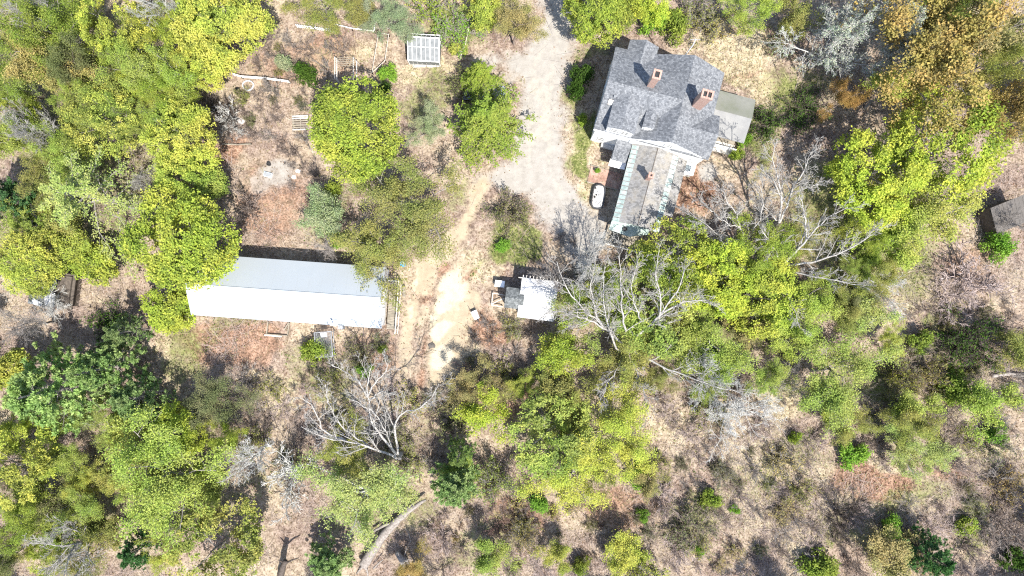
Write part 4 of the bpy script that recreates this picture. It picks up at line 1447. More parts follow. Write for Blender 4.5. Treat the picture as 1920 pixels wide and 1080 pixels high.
pl = thing('pallet_stack', 'grey slatted pallets lying left of the round yellow-green tree', 'pallets', at(565, 231), math.radians(2))
for k in range(7):
    part(MB().box(-.85, .8, -.78 + k * .23, -.78 + k * .23 + .13, .26, .30), 'slat', WOOD_PALE if k in (0, 5, 6) else WOOD_GREY, pl)
for x in (-.8, -.03, .72):
    part(MB().box(x, x + .09, -.78, .74, 0, .26), 'bearer', WOOD_GREY, pl)

bl = thing('cooler_box', 'flat blue-grey box lying on the pale slab in the western garden', 'box', at(503, 328), math.radians(-14))
part(MB().box(-.42, .42, -.24, .24, 0, .22), 'body', PALEBLUE, bl)
part(MB().box(-.36, .36, -.18, .18, .22, .27), 'lid', GREY_METAL, bl)
tub = thing('tipped_pot', 'small black pot left of the blue-grey box', 'pot', at(505, 308))
part(ring_wall(MB(), ring(0, 0, .2, .2, 14, 2), ring(0, 0, .16, .16, 14, 2), 0, .35), 'side', BLACK_PL, tub)
part(disc(MB(), ring(0, 0, .17, .17, 14, 2), .2), 'soil', DARK, tub)


def boulder(label, px, py, r, col, seed):
    t = at(px, py)
    g = np.random.default_rng(seed)
    n, m = 9, 5
    V, Q, T = [], [], []
    for i in range(m):
        e = math.pi / 2 * i / m
        for k in range(n):
            a = 2 * math.pi * k / n
            q = r * (1 + g.normal() * .12)
            V.append((math.cos(a) * math.cos(e) * q, math.sin(a) * math.cos(e) * q * .8, math.sin(e) * q * .6 - .08))
    V.append((0, 0, r * .58 - .08))
    for i in range(m - 1):
        for k in range(n):
            Q.append((i * n + k, i * n + (k + 1) % n, (i + 1) * n + (k + 1) % n, (i + 1) * n + k))
    for k in range(n):
        T.append(((m - 1) * n + k, (m - 1) * n + (k + 1) % n, m * n))
    o = MB().add(V, Q, T).build('boulder', col, None, True)
    o.location = t
    tag(o, label, 'rock')


boulder('small white rock on the pale slab, upper of two', 559, 321, .30, WHITE_PL, 1)
boulder('rounder white rock on the pale slab, lower of two', 551, 332, .28, WHITE_PL, 2)
boulder('flat cream stone among the brown twigs west of the pallets', 451, 227, .45, STONE, 3)
boulder('half-buried stone in the sandy pad', 809, 648, .42, WOOD_OLD, 4)

bb = at(757, 495)
br_ = thing('blue_barrel', 'bright blue drum standing in leaf litter off the mobile home\'s corner', 'drum', bb)
part(MB().tube([(0, 0, 0), (0, 0, .3), (0, 0, .31), (0, 0, .6), (0, 0, .61), (0, 0, .9)], [.27, .29, .30, .30, .29, .27], 18), 'body', BLUE, br_)
part(MB().tube([(.1, .06, .9), (.1, .06, .94)], .05, 8), 'bung', WHITE_PL, br_)

# car under the dense evergreen by the drive
cr = thing('parked_car', 'pale silver-blue car mostly hidden beneath the dense evergreen', 'car', at(908, 178), math.radians(-4))
SILVER = worn('car_paint', (.42, .47, .53), (.52, .56, .60), 1, .3, .4, 0, 5)
prof = [(-2.1, .35, .62), (-2.05, .82, .80), (-1.15, .92, .82), (-.55, .93, .82), (.75, .95, .82), (1.9, .90, .80), (2.15, .75, .72), (2.15, .35, .66)]
V = [(x, s * w, z) for s in (-1, 1) for x, z, w in prof]
m_ = len(prof)
Q = [(k, k + 1, m_ + k + 1, m_ + k) for k in range(m_ - 1)] + [(m_ - 1, 0, m_, 2 * m_ - 1)]
Q += [(0, 7, 6, 1), (1, 6, 5, 2), (2, 5, 4, 3), (m_ + 1, m_ + 6, m_ + 7, m_), (m_ + 2, m_ + 5, m_ + 6, m_ + 1), (m_ + 3, m_ + 4, m_ + 5, m_ + 2)]
part(MB().add(V, Q), 'body', SILVER, cr)
part(MB().hexa([(-1.2, -.78, .9), (1.75, -.78, .9), (1.75, .78, .9), (-1.2, .78, .9), (-.5, -.6, 1.42), (1.15, -.6, 1.42), (1.15, .6, 1.42), (-.5, .6, 1.42)]), 'window', GLASSY, cr)
part(MB().hexa([(-.48, -.62, 1.40), (1.13, -.62, 1.40), (1.13, .62, 1.40), (-.48, .62, 1.40), (-.42, -.56, 1.46), (1.07, -.56, 1.46), (1.07, .56, 1.46), (-.42, .56, 1.46)]), 'roof', SILVER, cr)
for x in (-1.35, 1.35):
    for s in (-1, 1):
        part(MB().tube([(x, s * .62, .32), (x, s * .84, .32)], .32, 16), 'wheel', RUBBER, cr)

# power lines are not in view; fallen trunk in the southern woods
def log(label, pts, radii, name='fallen_log', branches=(), bark='pale', seed=5):
    p = [W(*q) for q in pts]
    t = thing(name, label, 'log', (p[0][0], p[0][1], 0))
    q = np.array([a - (p[0][0], p[0][1], 0) for a in p])
    m = 16
    s = np.linspace(0, len(q) - 1, m)
    c = np.stack([np.interp(s, np.arange(len(q)), q[:, k]) for k in range(3)], -1)
    rr = np.interp(s, np.arange(len(q)), radii)
    g = np.random.default_rng(seed)
    c[1:-1] += g.normal(size=(m - 2, 3)) * .025
    o = part(MB().tube(c, rr * (1 + g.normal(size=m) * .05), 11), 'trunk', BARK, t, True)
    o.color = (*BARKC[bark], 1)
    for bp, r0, r1 in branches:
        b = np.array([W(*a) - (p[0][0], p[0][1], 0) for a in bp])
        o = part(MB().tube(b, np.linspace(r0, r1, len(b)), 7), 'branch', BARK, t, True)
        o.color = (*BARKC[bark], 1)
    return t


BARKC['log'] = (.26, .235, .215)
lg = log('big pale fallen trunk lying in the southern woods, split at its upper fork', [(681, 1060, .6), (705, 1022, .6), (735, 985, .7), (765, 957, .8), (799, 937, 1.0)], [.55, .48, .42, .34, .10],
    branches=[([(742, 980, .8), (722, 984, .7), (700, 996, .5)], .20, .12), ([(745, 972, .9), (762, 955, .9), (776, 943, 1.0)], .14, .05),
              ([(681, 1060, .6), (688, 1068, .3), (690, 1080, .1)], .2, .06), ([(684, 1058, .5), (675, 1068, .2), (668, 1076, 0)], .18, .05),
              ([(700, 1066, .5), (712, 1054, .6), (718, 1050, .8)], .09, .05)], bark='log')
log('leaning dark dead trunk at the bottom edge of the woods', [(525, 1082, .3), (530, 1066, 1.6), (535, 1052, 2.8)], [.35, .30, .22], 'dead_trunk',
    [([(532, 1058, 2.2), (548, 1050, 2.6), (560, 1046, 2.7)], .12, .05), ([(533, 1056, 2.3), (522, 1050, 2.7)], .10, .05)], 'dark', 6)
log('thin fallen trunk lying in the shade at the far southeast', [(1860, 705, .3), (1890, 700, .3), (1925, 705, .3)], [.22, .2, .15], 'fallen_log', (), 'grey', 7)
log('upturned root plate and stump right of the big fallen trunk', [(762, 1058, .1), (752, 1046, .7), (745, 1038, 1.2)], [.5, .35, .2], 'tree_stump',
    [([(758, 1050, .6), (770, 1062, .2), (780, 1078, 0)], .12, .05), ([(756, 1046, .7), (762, 1030, .5), (770, 1015, .4), (766, 1000, .4), (760, 990, .5)], .06, .03),
     ([(758, 1050, .6), (748, 1066, .2)], .1, .05), ([(758, 1050, .6), (775, 1048, .3)], .1, .04)], 'grey', 8)
# ---------------------------------------------------------------- trees and shrubs, each where the photograph shows its crown
# kind, px, py, radius px, height m, colour, label [, bark, variant]
PLANTS = [
 # --- round the yard
 ('D', 671, 242, 97, 11.0, 'LIME', 'big round bright yellow-green tree in the middle of the yard, below the trellis', 'grey', 0),
 ('D', 345, 447, 108, 10.5, 'LIME', 'big yellow-green tree overhanging the northwest corner of the mobile home', 'grey', 1),
 ('S', 772, 394, 104, 7.5, 'OLV', 'olive-yellow spring tree between the round tree and the driveway, limbs showing', 'grey', 1),
 ('S', 712, 452, 92, 7.0, 'OLV', 'sparse brownish-yellow tree overhanging the mobile home\'s northeast corner', 'grey', 2),
 ('C', 904, 152, 40, 7.0, 'GRN', 'narrow green evergreen overhanging the parked car', 'brown', 0),
 ('C', 918, 236, 76, 9.0, 'GRN', 'dense green pointed evergreen beside the gravel turnaround', 'brown', 0),
 ('S', 818, 235, 48, 5.5, 'GRY', 'thin grey-green sapling between the round tree and the evergreen', 'grey', 2),
 ('U', 880, 160, 42, 3.0, 'DUL', 'shrub coloured dark for the shadow behind the evergreen', 'dark', 0),  # evergreen's shadow put into the shrub's dark colours
 ('Y', 620, 388, 50, 6.0, 'GRY', 'greyish half-leafed tree just north of the mobile home', 'silver', 1),
 ('B', 612, 475, 42, 3.6, 'GRY', 'small leafless tree spreading over the mobile home\'s north eave', 'grey', 1),
 ('G', 622, 358, 26, 2.5, 'GRN', 'green shrub above the greyish half-leafed tree', 'grey'),
 ('G', 630, 450, 22, 2.0, 'BRI', 'bright green shrub at the north wall of the mobile home', 'grey'),
 ('U', 956, 397, 42, 3.4, 'DUL', 'dense dark brown shrub on the lower end of the gravel', 'brown', 0),
 ('G', 1090, 142, 30, 3.0, 'DKG', 'dark green clipped shrub against the farmhouse\'s west wall', 'brown', 0),
 ('G', 1083, 168, 24, 2.6, 'DKG', 'second dark green shrub just below the tallest one at the west wall', 'brown', 2),
 ('G', 1092, 226, 17, 1.6, 'GRN', 'small green shrub at the farmhouse\'s southwest corner', 'brown', 1),
 ('T', 1150, 88, 16, 4.2, 'DUL', 'leafless shrub in the shade at the farmhouse\'s northwest corner', 'grey', 1),
 ('G', 728, 138, 24, 2.2, 'BRI', 'bright green shrub between the trellis and the greenhouse', 'grey', 0),
 ('G', 722, 165, 17, 1.8, 'DKG', 'dark green shrub in the shade of the round tree, below the greenhouse', 'grey', 1),
 ('G', 572, 142, 27, 2.6, 'DKG', 'dark green shrub right of the white tilted-rail fence', 'grey', 2),
 ('G', 532, 118, 24, 2.0, 'GRY', 'grey-green shrub above the white tilted-rail fence', 'grey', 1),
 ('G', 942, 462, 22, 1.4, 'BRI', 'low bright green shrub above the white shed, by the gravel end', 'grey', 1),
 ('G', 1120, 320, 8, .9, 'BRI', 'small weed clump on the brick patio', 'grey', 1),
 ('G', 1395, 262, 18, 1.8, 'BRI', 'green shrub beside the steps of the east porch', 'grey', 0),
 ('G', 1380, 290, 20, 1.6, 'GRN', 'low green shrub below the east porch', 'grey', 1),
 ('U', 1440, 235, 40, 2.4, 'DKG', 'dark shrubs in the tree shade east of the east porch', 'dark', 1),
 ('U', 1510, 205, 46, 2.0, 'DKG', 'broad dark shrub in deep shade below the silver tree', 'dark', 0),
 # --- top centre
 ('D', 1120, 12, 74, 8.5, 'LIME', 'bright yellow-green tree beside the driveway at the top edge', 'grey', 0),
 ('D', 1205, -8, 60, 8.0, 'LIME', 'yellow-green tree right of the one beside the driveway, cut by the top edge', 'grey', 1),
 ('G', 1225, 38, 34, 2.6, 'BRI', 'bright green shrub directly north of the farmhouse, leftmost of the row', 'grey', 0),
 ('G', 1262, 50, 36, 2.8, 'GRN', 'green shrub in the middle of the row north of the farmhouse', 'grey', 2),
 ('U', 1300, 28, 46, 3.0, 'OLV', 'olive shrub in the row north of the farmhouse', 'grey', 0),
 ('U', 1350, 40, 40, 2.6, 'TAN', 'brownish shrub at the right end of the row north of the farmhouse', 'grey', 1),
 ('T', 1166, 34, 20, 1.8, 'TAN', 'reddish leafless shrub beneath the yellow-green tree by the drive', 'red', 2),
 ('S', 1412, 20, 55, 6.5, 'MID', 'yellow-green spring tree at the top edge above the straw clearing', 'grey', 0),
 ('Y', 1490, 22, 45, 6.0, 'OLV', 'dark olive sapling left of the silver tree at the top', 'brown', 0),
 ('U', 1475, 75, 38, 2.2, 'DUL', 'brown shaded brush at the edge of the straw clearing', 'red', 1),
 ('S', 965, 55, 62, 6.5, 'TAN', 'brown-yellow bushy tree left of the driveway top', 'brown', 2),
 ('M', 905, 22, 42, 5.5, 'YEL', 'yellow bushy tree at the top left of the driveway', 'grey', 0),
 ('U', 850, 55, 46, 2.4, 'BRI', 'bright green thicket above and right of the greenhouse', 'grey', 0),
 ('G', 860, 88, 24, 1.5, 'YEL', 'low yellow shrub right of the greenhouse', 'grey', 0),
 ('U', 800, 15, 40, 2.6, 'GRN', 'green thicket at the top edge above the greenhouse', 'grey', 1),
 ('S', 740, 42, 55, 6.0, 'GRY', 'grey-green sapling behind the low rail fence', 'grey', 1),
 ('S', 612, 12, 62, 7.0, 'OLV', 'olive spring tree above the picket fence at the top edge', 'grey', 0),
 ('Y', 688, 20, 36, 5.0, 'OLV', 'small olive sapling right of the one above the picket fence', 'grey', 1),
 # --- northwest woods
 ('D', 420, 38, 92, 11.0, 'YEL', 'broad olive-yellow tree at the top edge, left of the picket fence', 'grey', 2),
 ('D', 215, 45, 62, 11.0, 'YEL', 'bright lemon-green tree between two bare grey trees at the top', 'grey', 3),
 ('S', 95, 60, 75, 11.0, 'GRN', 'mid-green tree behind the white bare limbs in the top left corner', 'grey', 1),
 ('B', 42, 12, 62, 13.0, 'GRY', 'white bare tree in the top left corner', 'pale', 0),
 ('B', 305, 8, 55, 12.0, 'GRY', 'pale bare tree at the top edge between two yellow trees', 'silver', 2),
 ('O', 78, 118, 70, 9.0, 'TAN', 'brownish-tinted tree near the left edge, under the white bare tree', 'brown', 0),
 ('S', 150, 130, 65, 9.0, 'DUL', 'dark olive tree right of the brownish-tinted one in the northwest', 'dark', 2),
 ('S', 255, 130, 72, 9.5, 'MID', 'green half-leafed tree below the lemon-green tree', 'grey', 0),
 ('S', 345, 140, 66, 8.5, 'MID', 'thin green tree left of the hose ring', 'pale', 2),
 ('D', 200, 228, 74, 9.5, 'YEL', 'yellow-green tree in the western woods above the larch', 'grey', 3),
 ('D', 342, 258, 72, 9.0, 'YEL', 'yellow-green tree left of the western garden', 'grey', 2),
 ('M', 392, 345, 38, 5.5, 'MID', 'small green tree between the garden and the overhanging tree', 'grey', 0),
 ('S', 308, 178, 50, 7.5, 'GRN', 'darker green tree between the two yellow-green western trees', 'grey', 1),
 ('B', 55, 245, 58, 11.0, 'GRY', 'pale bare tree at the left edge above the larch', 'pale', 1),
 ('S', 25, 160, 55, 9.0, 'GRN', 'shaded green tree at the left edge below the brownish-tinted one', 'grey', 0),
 ('S', 25, 275, 60, 9.0, 'MID', 'half-leafed green tree at the left edge behind the pale bare limbs', 'grey', 2),
 ('S', 130, 285, 60, 8.0, 'MID', 'green tree between the western yellow-green tree and the larch', 'grey', 1),
 ('L', 178, 372, 120, 12.0, 'PAL', 'tall larch with long drooping feathery limbs', 'grey', 0),
 ('P', 22, 372, 48, 9.0, 'PND', 'dark blue-green pine at the left edge', 'dark', 1),
 ('S', 75, 330, 55, 7.5, 'OLV', 'olive-brown tree left of the larch', 'brown', 2),
 ('Y', 100, 420, 55, 6.0, 'OLV', 'olive sapling below the larch on its left', 'grey', 0),
 ('M', 182, 495, 50, 5.0, 'LIME', 'squat bright green tree above the ruined shed', 'grey', 1),
 ('Y', 140, 445, 45, 5.5, 'MID', 'green sapling between the larch and the squat bright green tree', 'grey', 1),
 ('B', 275, 338, 42, 6.0, 'GRY', 'grey dead tangle of limbs at the right of the larch', 'pale', 1),
 ('T', 455, 385, 46, 4.5, 'DUL', 'tall brown leafless shrub between the garden and the mobile home', 'brown', 3),
 ('T', 395, 205, 48, 4.8, 'DUL', 'large dark leafless shrub at the left of the western garden', 'dark', 1),
 ('T', 430, 228, 40, 3.0, 'DUL', 'pale grey leafless shrub around the cream stone', 'silver', 3),
 ('M', 318, 580, 54, 4.2, 'LIME', 'low bright green tree at the southwest corner of the mobile home', 'grey', 1),
 ('B', 72, 535, 70, 5.0, 'GRY', 'fallen-looking bare tree tangled over the ruined shed', 'silver', 1),
 ('B', 30, 610, 55, 8.0, 'GRY', 'bare dark tree below the ruined shed at the left edge', 'grey', 0),
 # --- southwest
 ('P', 110, 728, 92, 11.5, 'PIN', 'largest pale blue-green pine, near the left edge', 'grey', 0),
 ('P', 200, 690, 55, 10.0, 'PIN', 'medium pine right of the largest pine', 'grey', 1),
 ('P', 240, 622, 34, 8.0, 'PIN', 'small pine topping the dark shade above the other pines', 'grey', 0),
 ('P', 262, 745, 50, 8.5, 'PIN', 'pine at the right-hand end of the pine cluster', 'grey', 1),
 ('U', 205, 618, 46, 3.0, 'DKG', 'dark leafless thicket in the shade above the pines', 'dark', 1),
 ('M', 232, 790, 46, 5.0, 'LIME', 'yellow-green bush tree at the foot of the pines', 'grey', 0),
 ('S', 385, 745, 75, 5.5, 'DUL', 'dark olive half-leafed tree south of the mobile home', 'dark', 2),
 ('M', 20, 690, 42, 7.0, 'YEL', 'yellow-green tree cut by the left edge beside the largest pine', 'grey', 0),
 ('S', 310, 893, 125, 9.5, 'MID', 'wide fresh-green tree in the middle of the southwest woods', 'grey', 1),
 ('D', 25, 875, 80, 11.0, 'YEL', 'vivid yellow-green tree at the left edge below the pines', 'grey', 3),
 ('S', 160, 935, 55, 7.0, 'MID', 'smaller green tree left of the wide fresh-green one', 'grey', 0),
 ('S', 130, 845, 52, 7.0, 'MID', 'green tree directly below the largest pine', 'grey', 2),
 ('D', 405, 1030, 95, 9.0, 'OLV', 'dark olive-yellow tree at the bottom edge, left of the dead trunk', 'grey', 3),
 ('B', 125, 1025, 85, 10.0, 'GRY', 'pale bare tree spreading in the bottom left corner', 'pale', 2),
 ('P', 262, 1030, 38, 6.5, 'PND', 'small blue-green pine near the bottom, left of the olive-yellow tree', 'grey', 0),
 ('S', 60, 965, 60, 8.0, 'GRN', 'green tree at the left edge above the bottom left bare tree', 'grey', 1),
 ('Y', 210, 1000, 45, 5.5, 'OLV', 'olive sapling between the bare tree and the small southern pine', 'grey', 0),
 ('S', 20, 1040, 55, 8.0, 'DUL', 'dull green tree in the very bottom left corner', 'grey', 2),
 ('T', 540, 905, 72, 5.5, 'DUL', 'big grey twiggy shrub in the southern woods', 'silver', 3),
 ('B', 480, 850, 62, 7.5, 'GRY', 'grey bare tree left of the big twiggy shrub', 'silver', 0),
 ('G', 592, 662, 34, 2.2, 'GRN', 'green shrub growing at the left of the wire pen', 'grey', 2),
 ('G', 682, 695, 20, 1.6, 'BRI', 'small green shrub under the white bare tree', 'grey', 0),
 ('G', 716, 655, 13, 1.3, 'GRN', 'little green shrub south of the deck', 'grey', 1),
 ('S', 690, 925, 108, 8.5, 'PAL', 'broad pale green see-through tree above the fallen trunk', 'silver', 0),
 ('S', 640, 858, 66, 6.0, 'OLV', 'dark olive tree behind the pale see-through one', 'grey', 2),
 ('P', 858, 905, 52, 7.5, 'PIN', 'soft blue-green young pine right of the fallen trunk\'s tip', 'grey', 1),
 ('P', 862, 848, 30, 7.5, 'PIN', 'slim young pine directly above the soft blue-green one', 'grey', 0),
 ('P', 622, 1050, 46, 6.0, 'PIN', 'light green young pine at the bottom edge left of the fallen trunk', 'grey', 1),
 ('O', 770, 1078, 40, 5.0, 'OCH', 'small ochre tree at the bottom edge by the root plate', 'brown', 1),
 ('Y', 920, 762, 55, 6.5, 'LIME', 'yellow-green sapling southeast of the sandy pad', 'grey', 0),
 ('U', 845, 790, 44, 3.2, 'DUL', 'dark thicket left of the yellow-green sapling below the pad', 'dark', 1),
 # --- centre and south centre
 ('Y', 1062, 678, 55, 6.5, 'LIME', 'bright yellow-green sapling in front of the big bare tree, on its left', 'pale', 1),
 ('M', 1040, 720, 40, 5.5, 'OLV', 'shaded olive bush tree below the bright sapling', 'grey', 1),
 ('G', 972, 716, 18, 2.0, 'DKG', 'small dark green evergreen shrub left of the shaded olive bush', 'dark', 0),
 ('D', 1030, 815, 84, 8.0, 'MID', 'green tree in the southern woods right of the young pines', 'grey', 3),
 ('S', 1165, 805, 84, 7.5, 'YEL', 'yellowish sparse tree south of the big bare tree', 'brown', 1),
 ('S', 1080, 885, 88, 7.0, 'YEL', 'wide yellow-flecked tree below the green southern tree', 'grey', 0),
 ('D', 1265, 478, 80, 9.5, 'LIME', 'bright green tree just below the house ell', 'pale', 3),
 ('D', 1345, 520, 82, 9.0, 'LIME', 'bright green tree to the right of the one below the ell', 'grey', 2),
 ('S', 1110, 575, 72, 6.0, 'MID', 'green understorey tree beside the white shed beneath bare limbs', 'grey', 1),
 ('D', 1230, 590, 90, 7.0, 'MID', 'broad green tree beneath the middle of the big bare tree', 'grey', 3),
 ('S', 1190, 690, 84, 6.0, 'OLV', 'olive understorey tree at the foot of the big bare tree', 'brown', 2),
 ('D', 1420, 560, 84, 8.0, 'LIME', 'bright green tree at the right of the big bare tree', 'grey', 2),
 ('S', 1330, 655, 84, 7.0, 'MID', 'half-leafed green tree right of the big bare tree\'s foot', 'pale', 0),
 ('S', 1420, 470, 74, 7.0, 'GRN', 'green tree in shade below the twin bare trees', 'grey', 1),
 ('B', 1105, 495, 66, 9.0, 'GRY', 'grey bare tree at the end of the gravel, left of the ell porch', 'silver', 1),
 ('B', 1045, 520, 46, 7.0, 'GRY', 'slender grey bare tree leaning over the white shed\'s top corner', 'grey', 0),
 ('B', 1325, 700, 66, 8.0, 'GRY', 'pale bare crown to the lower right of the big bare tree', 'silver', 2),
 ('Y', 1385, 615, 50, 6.0, 'TAN', 'brownish sapling among the bare limbs right of centre', 'brown', 0),
 ('B', 1385, 775, 78, 6.0, 'GRY', 'hazy grey bare tree north of the dry southeastern clearing', 'silver', 1),
 ('B', 1470, 735, 56, 5.0, 'GRY', 'thin grey bare tree right of the hazy grey one', 'grey', 0),
 ('B', 1660, 548, 60, 5.5, 'GRY', 'thin bare tree in the pale gap left of the purplish thicket', 'silver', 2),
 ('G', 1192, 892, 32, 2.0, 'BRI', 'vivid green shrub at the top of the southern brush clearing', 'grey', 2),
 ('G', 1206, 966, 17, 1.6, 'BRI', 'small vivid green shrub below the vivid one in the clearing', 'grey', 0),
 ('G', 1332, 936, 26, 2.2, 'GRN', 'round green shrub alone in the dry southern clearing', 'grey', 0),
 ('G', 1012, 945, 28, 1.8, 'BRI', 'bright green shrub below the yellow-flecked tree', 'grey', 1),
 ('G', 1092, 1062, 22, 2.0, 'GRN', 'green shrub on the bottom edge left of the yellow brush', 'grey', 2),
 ('Y', 1152, 1040, 48, 4.5, 'YEL', 'yellow sapling at the bottom edge, centre right', 'grey', 1),
 ('G', 1312, 1032, 14, 1.2, 'BRI', 'tiny green shrub near the bottom, right of the yellow sapling', 'grey', 1),
 ('G', 1378, 955, 13, 1.1, 'BRI', 'tiny green shrub right of the lone round green one', 'grey', 0),
 # --- east
 ('D', 1640, 322, 98, 10.5, 'LIME', 'big vivid green tree in the east, left of two', 'grey', 2),
 ('D', 1770, 272, 112, 11.0, 'LIME', 'big vivid green tree in the east, right of two', 'grey', 3),
 ('M', 1678, 398, 48, 6.5, 'LIME', 'bright tree tucked below the left big eastern tree', 'grey', 0),
 ('O', 1745, 95, 135, 13.5, 'OCH', 'huge ochre budding oak in the northeast', 'grey', 0),
 ('O', 1860, 60, 95, 13.0, 'TAN', 'second ochre oak in the top right corner', 'grey', 1),
 ('O', 1690, 170, 62, 10.0, 'YEL', 'yellow-olive oak limb mass above the left big eastern tree', 'grey', 1),
 ('O', 1890, 205, 72, 12.0, 'OCH', 'ochre oak at the right edge above the board shed', 'brown', 0),
 ('O', 1588, 182, 34, 6.0, 'ORG', 'small orange tree in the shade below the silver tree', 'brown', 1),
 ('S', 1830, 130, 62, 12.5, 'OLV', 'olive-green crown between the ochre oaks in the northeast', 'grey', 1),
 ('S', 1790, 20, 70, 12.0, 'MID', 'greenish tree between the silver tree and the corner oak', 'grey', 1),
 ('Z', 1565, 92, 98, 9.0, 'SIL', 'silver lichened bare tree at the northeast of the straw clearing', 'silver', 0),
 ('Z', 1670, 35, 105, 10.0, 'SIL', 'second silver lichened tree at the top edge', 'silver', 0),
 ('S', 1735, 425, 112, 7.0, 'YEL', 'wide thin yellow-green tree south of the big eastern pair', 'grey', 2),
 ('Y', 1660, 470, 60, 5.5, 'MID', 'thin green sapling below the bright tucked tree', 'grey', 0),
 ('G', 1868, 462, 36, 2.4, 'BRI', 'green shrub just below the board shed', 'grey', 2),
 ('B', 1905, 412, 40, 4.5, 'GRY', 'small grey bare tree standing over the board shed', 'grey', 0),
 ('T', 1835, 525, 72, 3.5, 'DUL', 'broad purplish leafless thicket below the board shed', 'pink', 3),
 ('T', 1790, 560, 50, 3.0, 'DUL', 'purplish leafless shrub left of the broad thicket', 'pink', 1),
 ('S', 1562, 705, 102, 7.5, 'MID', 'wide sparse green tree in the southeast', 'grey', 0),
 ('S', 1500, 590, 75, 7.0, 'MID', 'mid-green sparse tree between the big bare trees', 'grey', 1),
 ('Y', 1620, 600, 52, 5.5, 'PAL', 'pale sparse sapling above the wide southeast tree', 'silver', 1),
 ('G', 1726, 640, 30, 2.4, 'GRN', 'green shrub right of the pale sparse sapling', 'grey', 0),
 ('G', 1795, 725, 42, 2.8, 'GRN', 'large green shrub in the southeast beside the fallen thin trunk', 'grey', 2),
 ('U', 1825, 640, 62, 4.0, 'DKG', 'thicket coloured dark for the shadow above the large southeast shrub', 'dark', 0),  # dark leaf and bark colours stand in for the shadow region
 ('S', 1715, 790, 66, 6.0, 'OLV', 'olive-yellow tree right of the dark trunk shadow in the southeast', 'grey', 2),
 ('Y', 1860, 760, 55, 5.5, 'MID', 'green sapling at the right edge, southeast', 'grey', 0),
 ('Y', 1905, 640, 45, 5.0, 'OLV', 'olive sapling cut by the right edge above the thin trunk', 'grey', 1),
 ('U', 1690, 700, 40, 2.5, 'DUL', 'dark leafless shrub between the southeast trees', 'brown', 1),
 ('G', 1600, 852, 36, 2.4, 'BRI', 'vivid green shrub above the rusty dead ferns', 'grey', 0),
 ('G', 1670, 988, 31, 2.4, 'BRI', 'round vivid green shrub below the rusty dead ferns', 'grey', 1),
 ('G', 1492, 822, 16, 1.4, 'GRN', 'little green shrub left of the vivid one by the ferns', 'grey', 2),
 ('S', 1720, 850, 62, 5.5, 'PAL', 'thin pale tree on the upper right of the rusty dead ferns', 'silver', 0),
 ('P', 1740, 1040, 46, 6.5, 'PND', 'dark green pine at the bottom edge in the southeast', 'dark', 0),
 ('T', 1582, 975, 52, 4.0, 'DUL', 'dark rounded leafless shrub left of the round vivid green shrub', 'dark', 3),
 ('Y', 1655, 1055, 60, 5.0, 'TAN', 'straw-coloured sapling at the bottom edge beside the dark pine', 'brown', 1),
 ('G', 1535, 1058, 42, 2.4, 'GRN', 'broad green shrub on the bottom edge in the southeast', 'grey', 2),
 ('U', 1895, 912, 38, 2.6, 'OCH', 'ochre shrub cut by the right edge', 'brown', 0),
 ('G', 1905, 1050, 32, 2.4, 'DKG', 'dark green shrub in the bottom right corner', 'grey', 0),
 ('G', 1812, 985, 30, 1.6, 'GRN', 'low green shrub right of the round vivid green one', 'grey', 1),
 ('T', 1790, 850, 55, 3.8, 'DUL', 'grey leafless thicket right of the thin pale tree', 'brown', 3),
 ('T', 1895, 990, 55, 4.2, 'DUL', 'brown leafless shrub near the bottom right corner', 'brown', 1),
 ('G', 1870, 815, 30, 2.0, 'BRI', 'bright green shrub at the right edge above the ochre one', 'grey', 0),
 ('U', 1480, 640, 48, 3.0, 'DUL', 'dark tangled shrub left of the wide sparse southeast tree', 'brown', 1),
]
for p in PLANTS:
    kind, cx, cy, r, h, col, lab = p[:7]
    bark = p[7] if len(p) > 7 else 'grey'
    v = p[8] if len(p) > 8 else None
    place(kind, cx, cy, r, h, col, lab, bark, v)

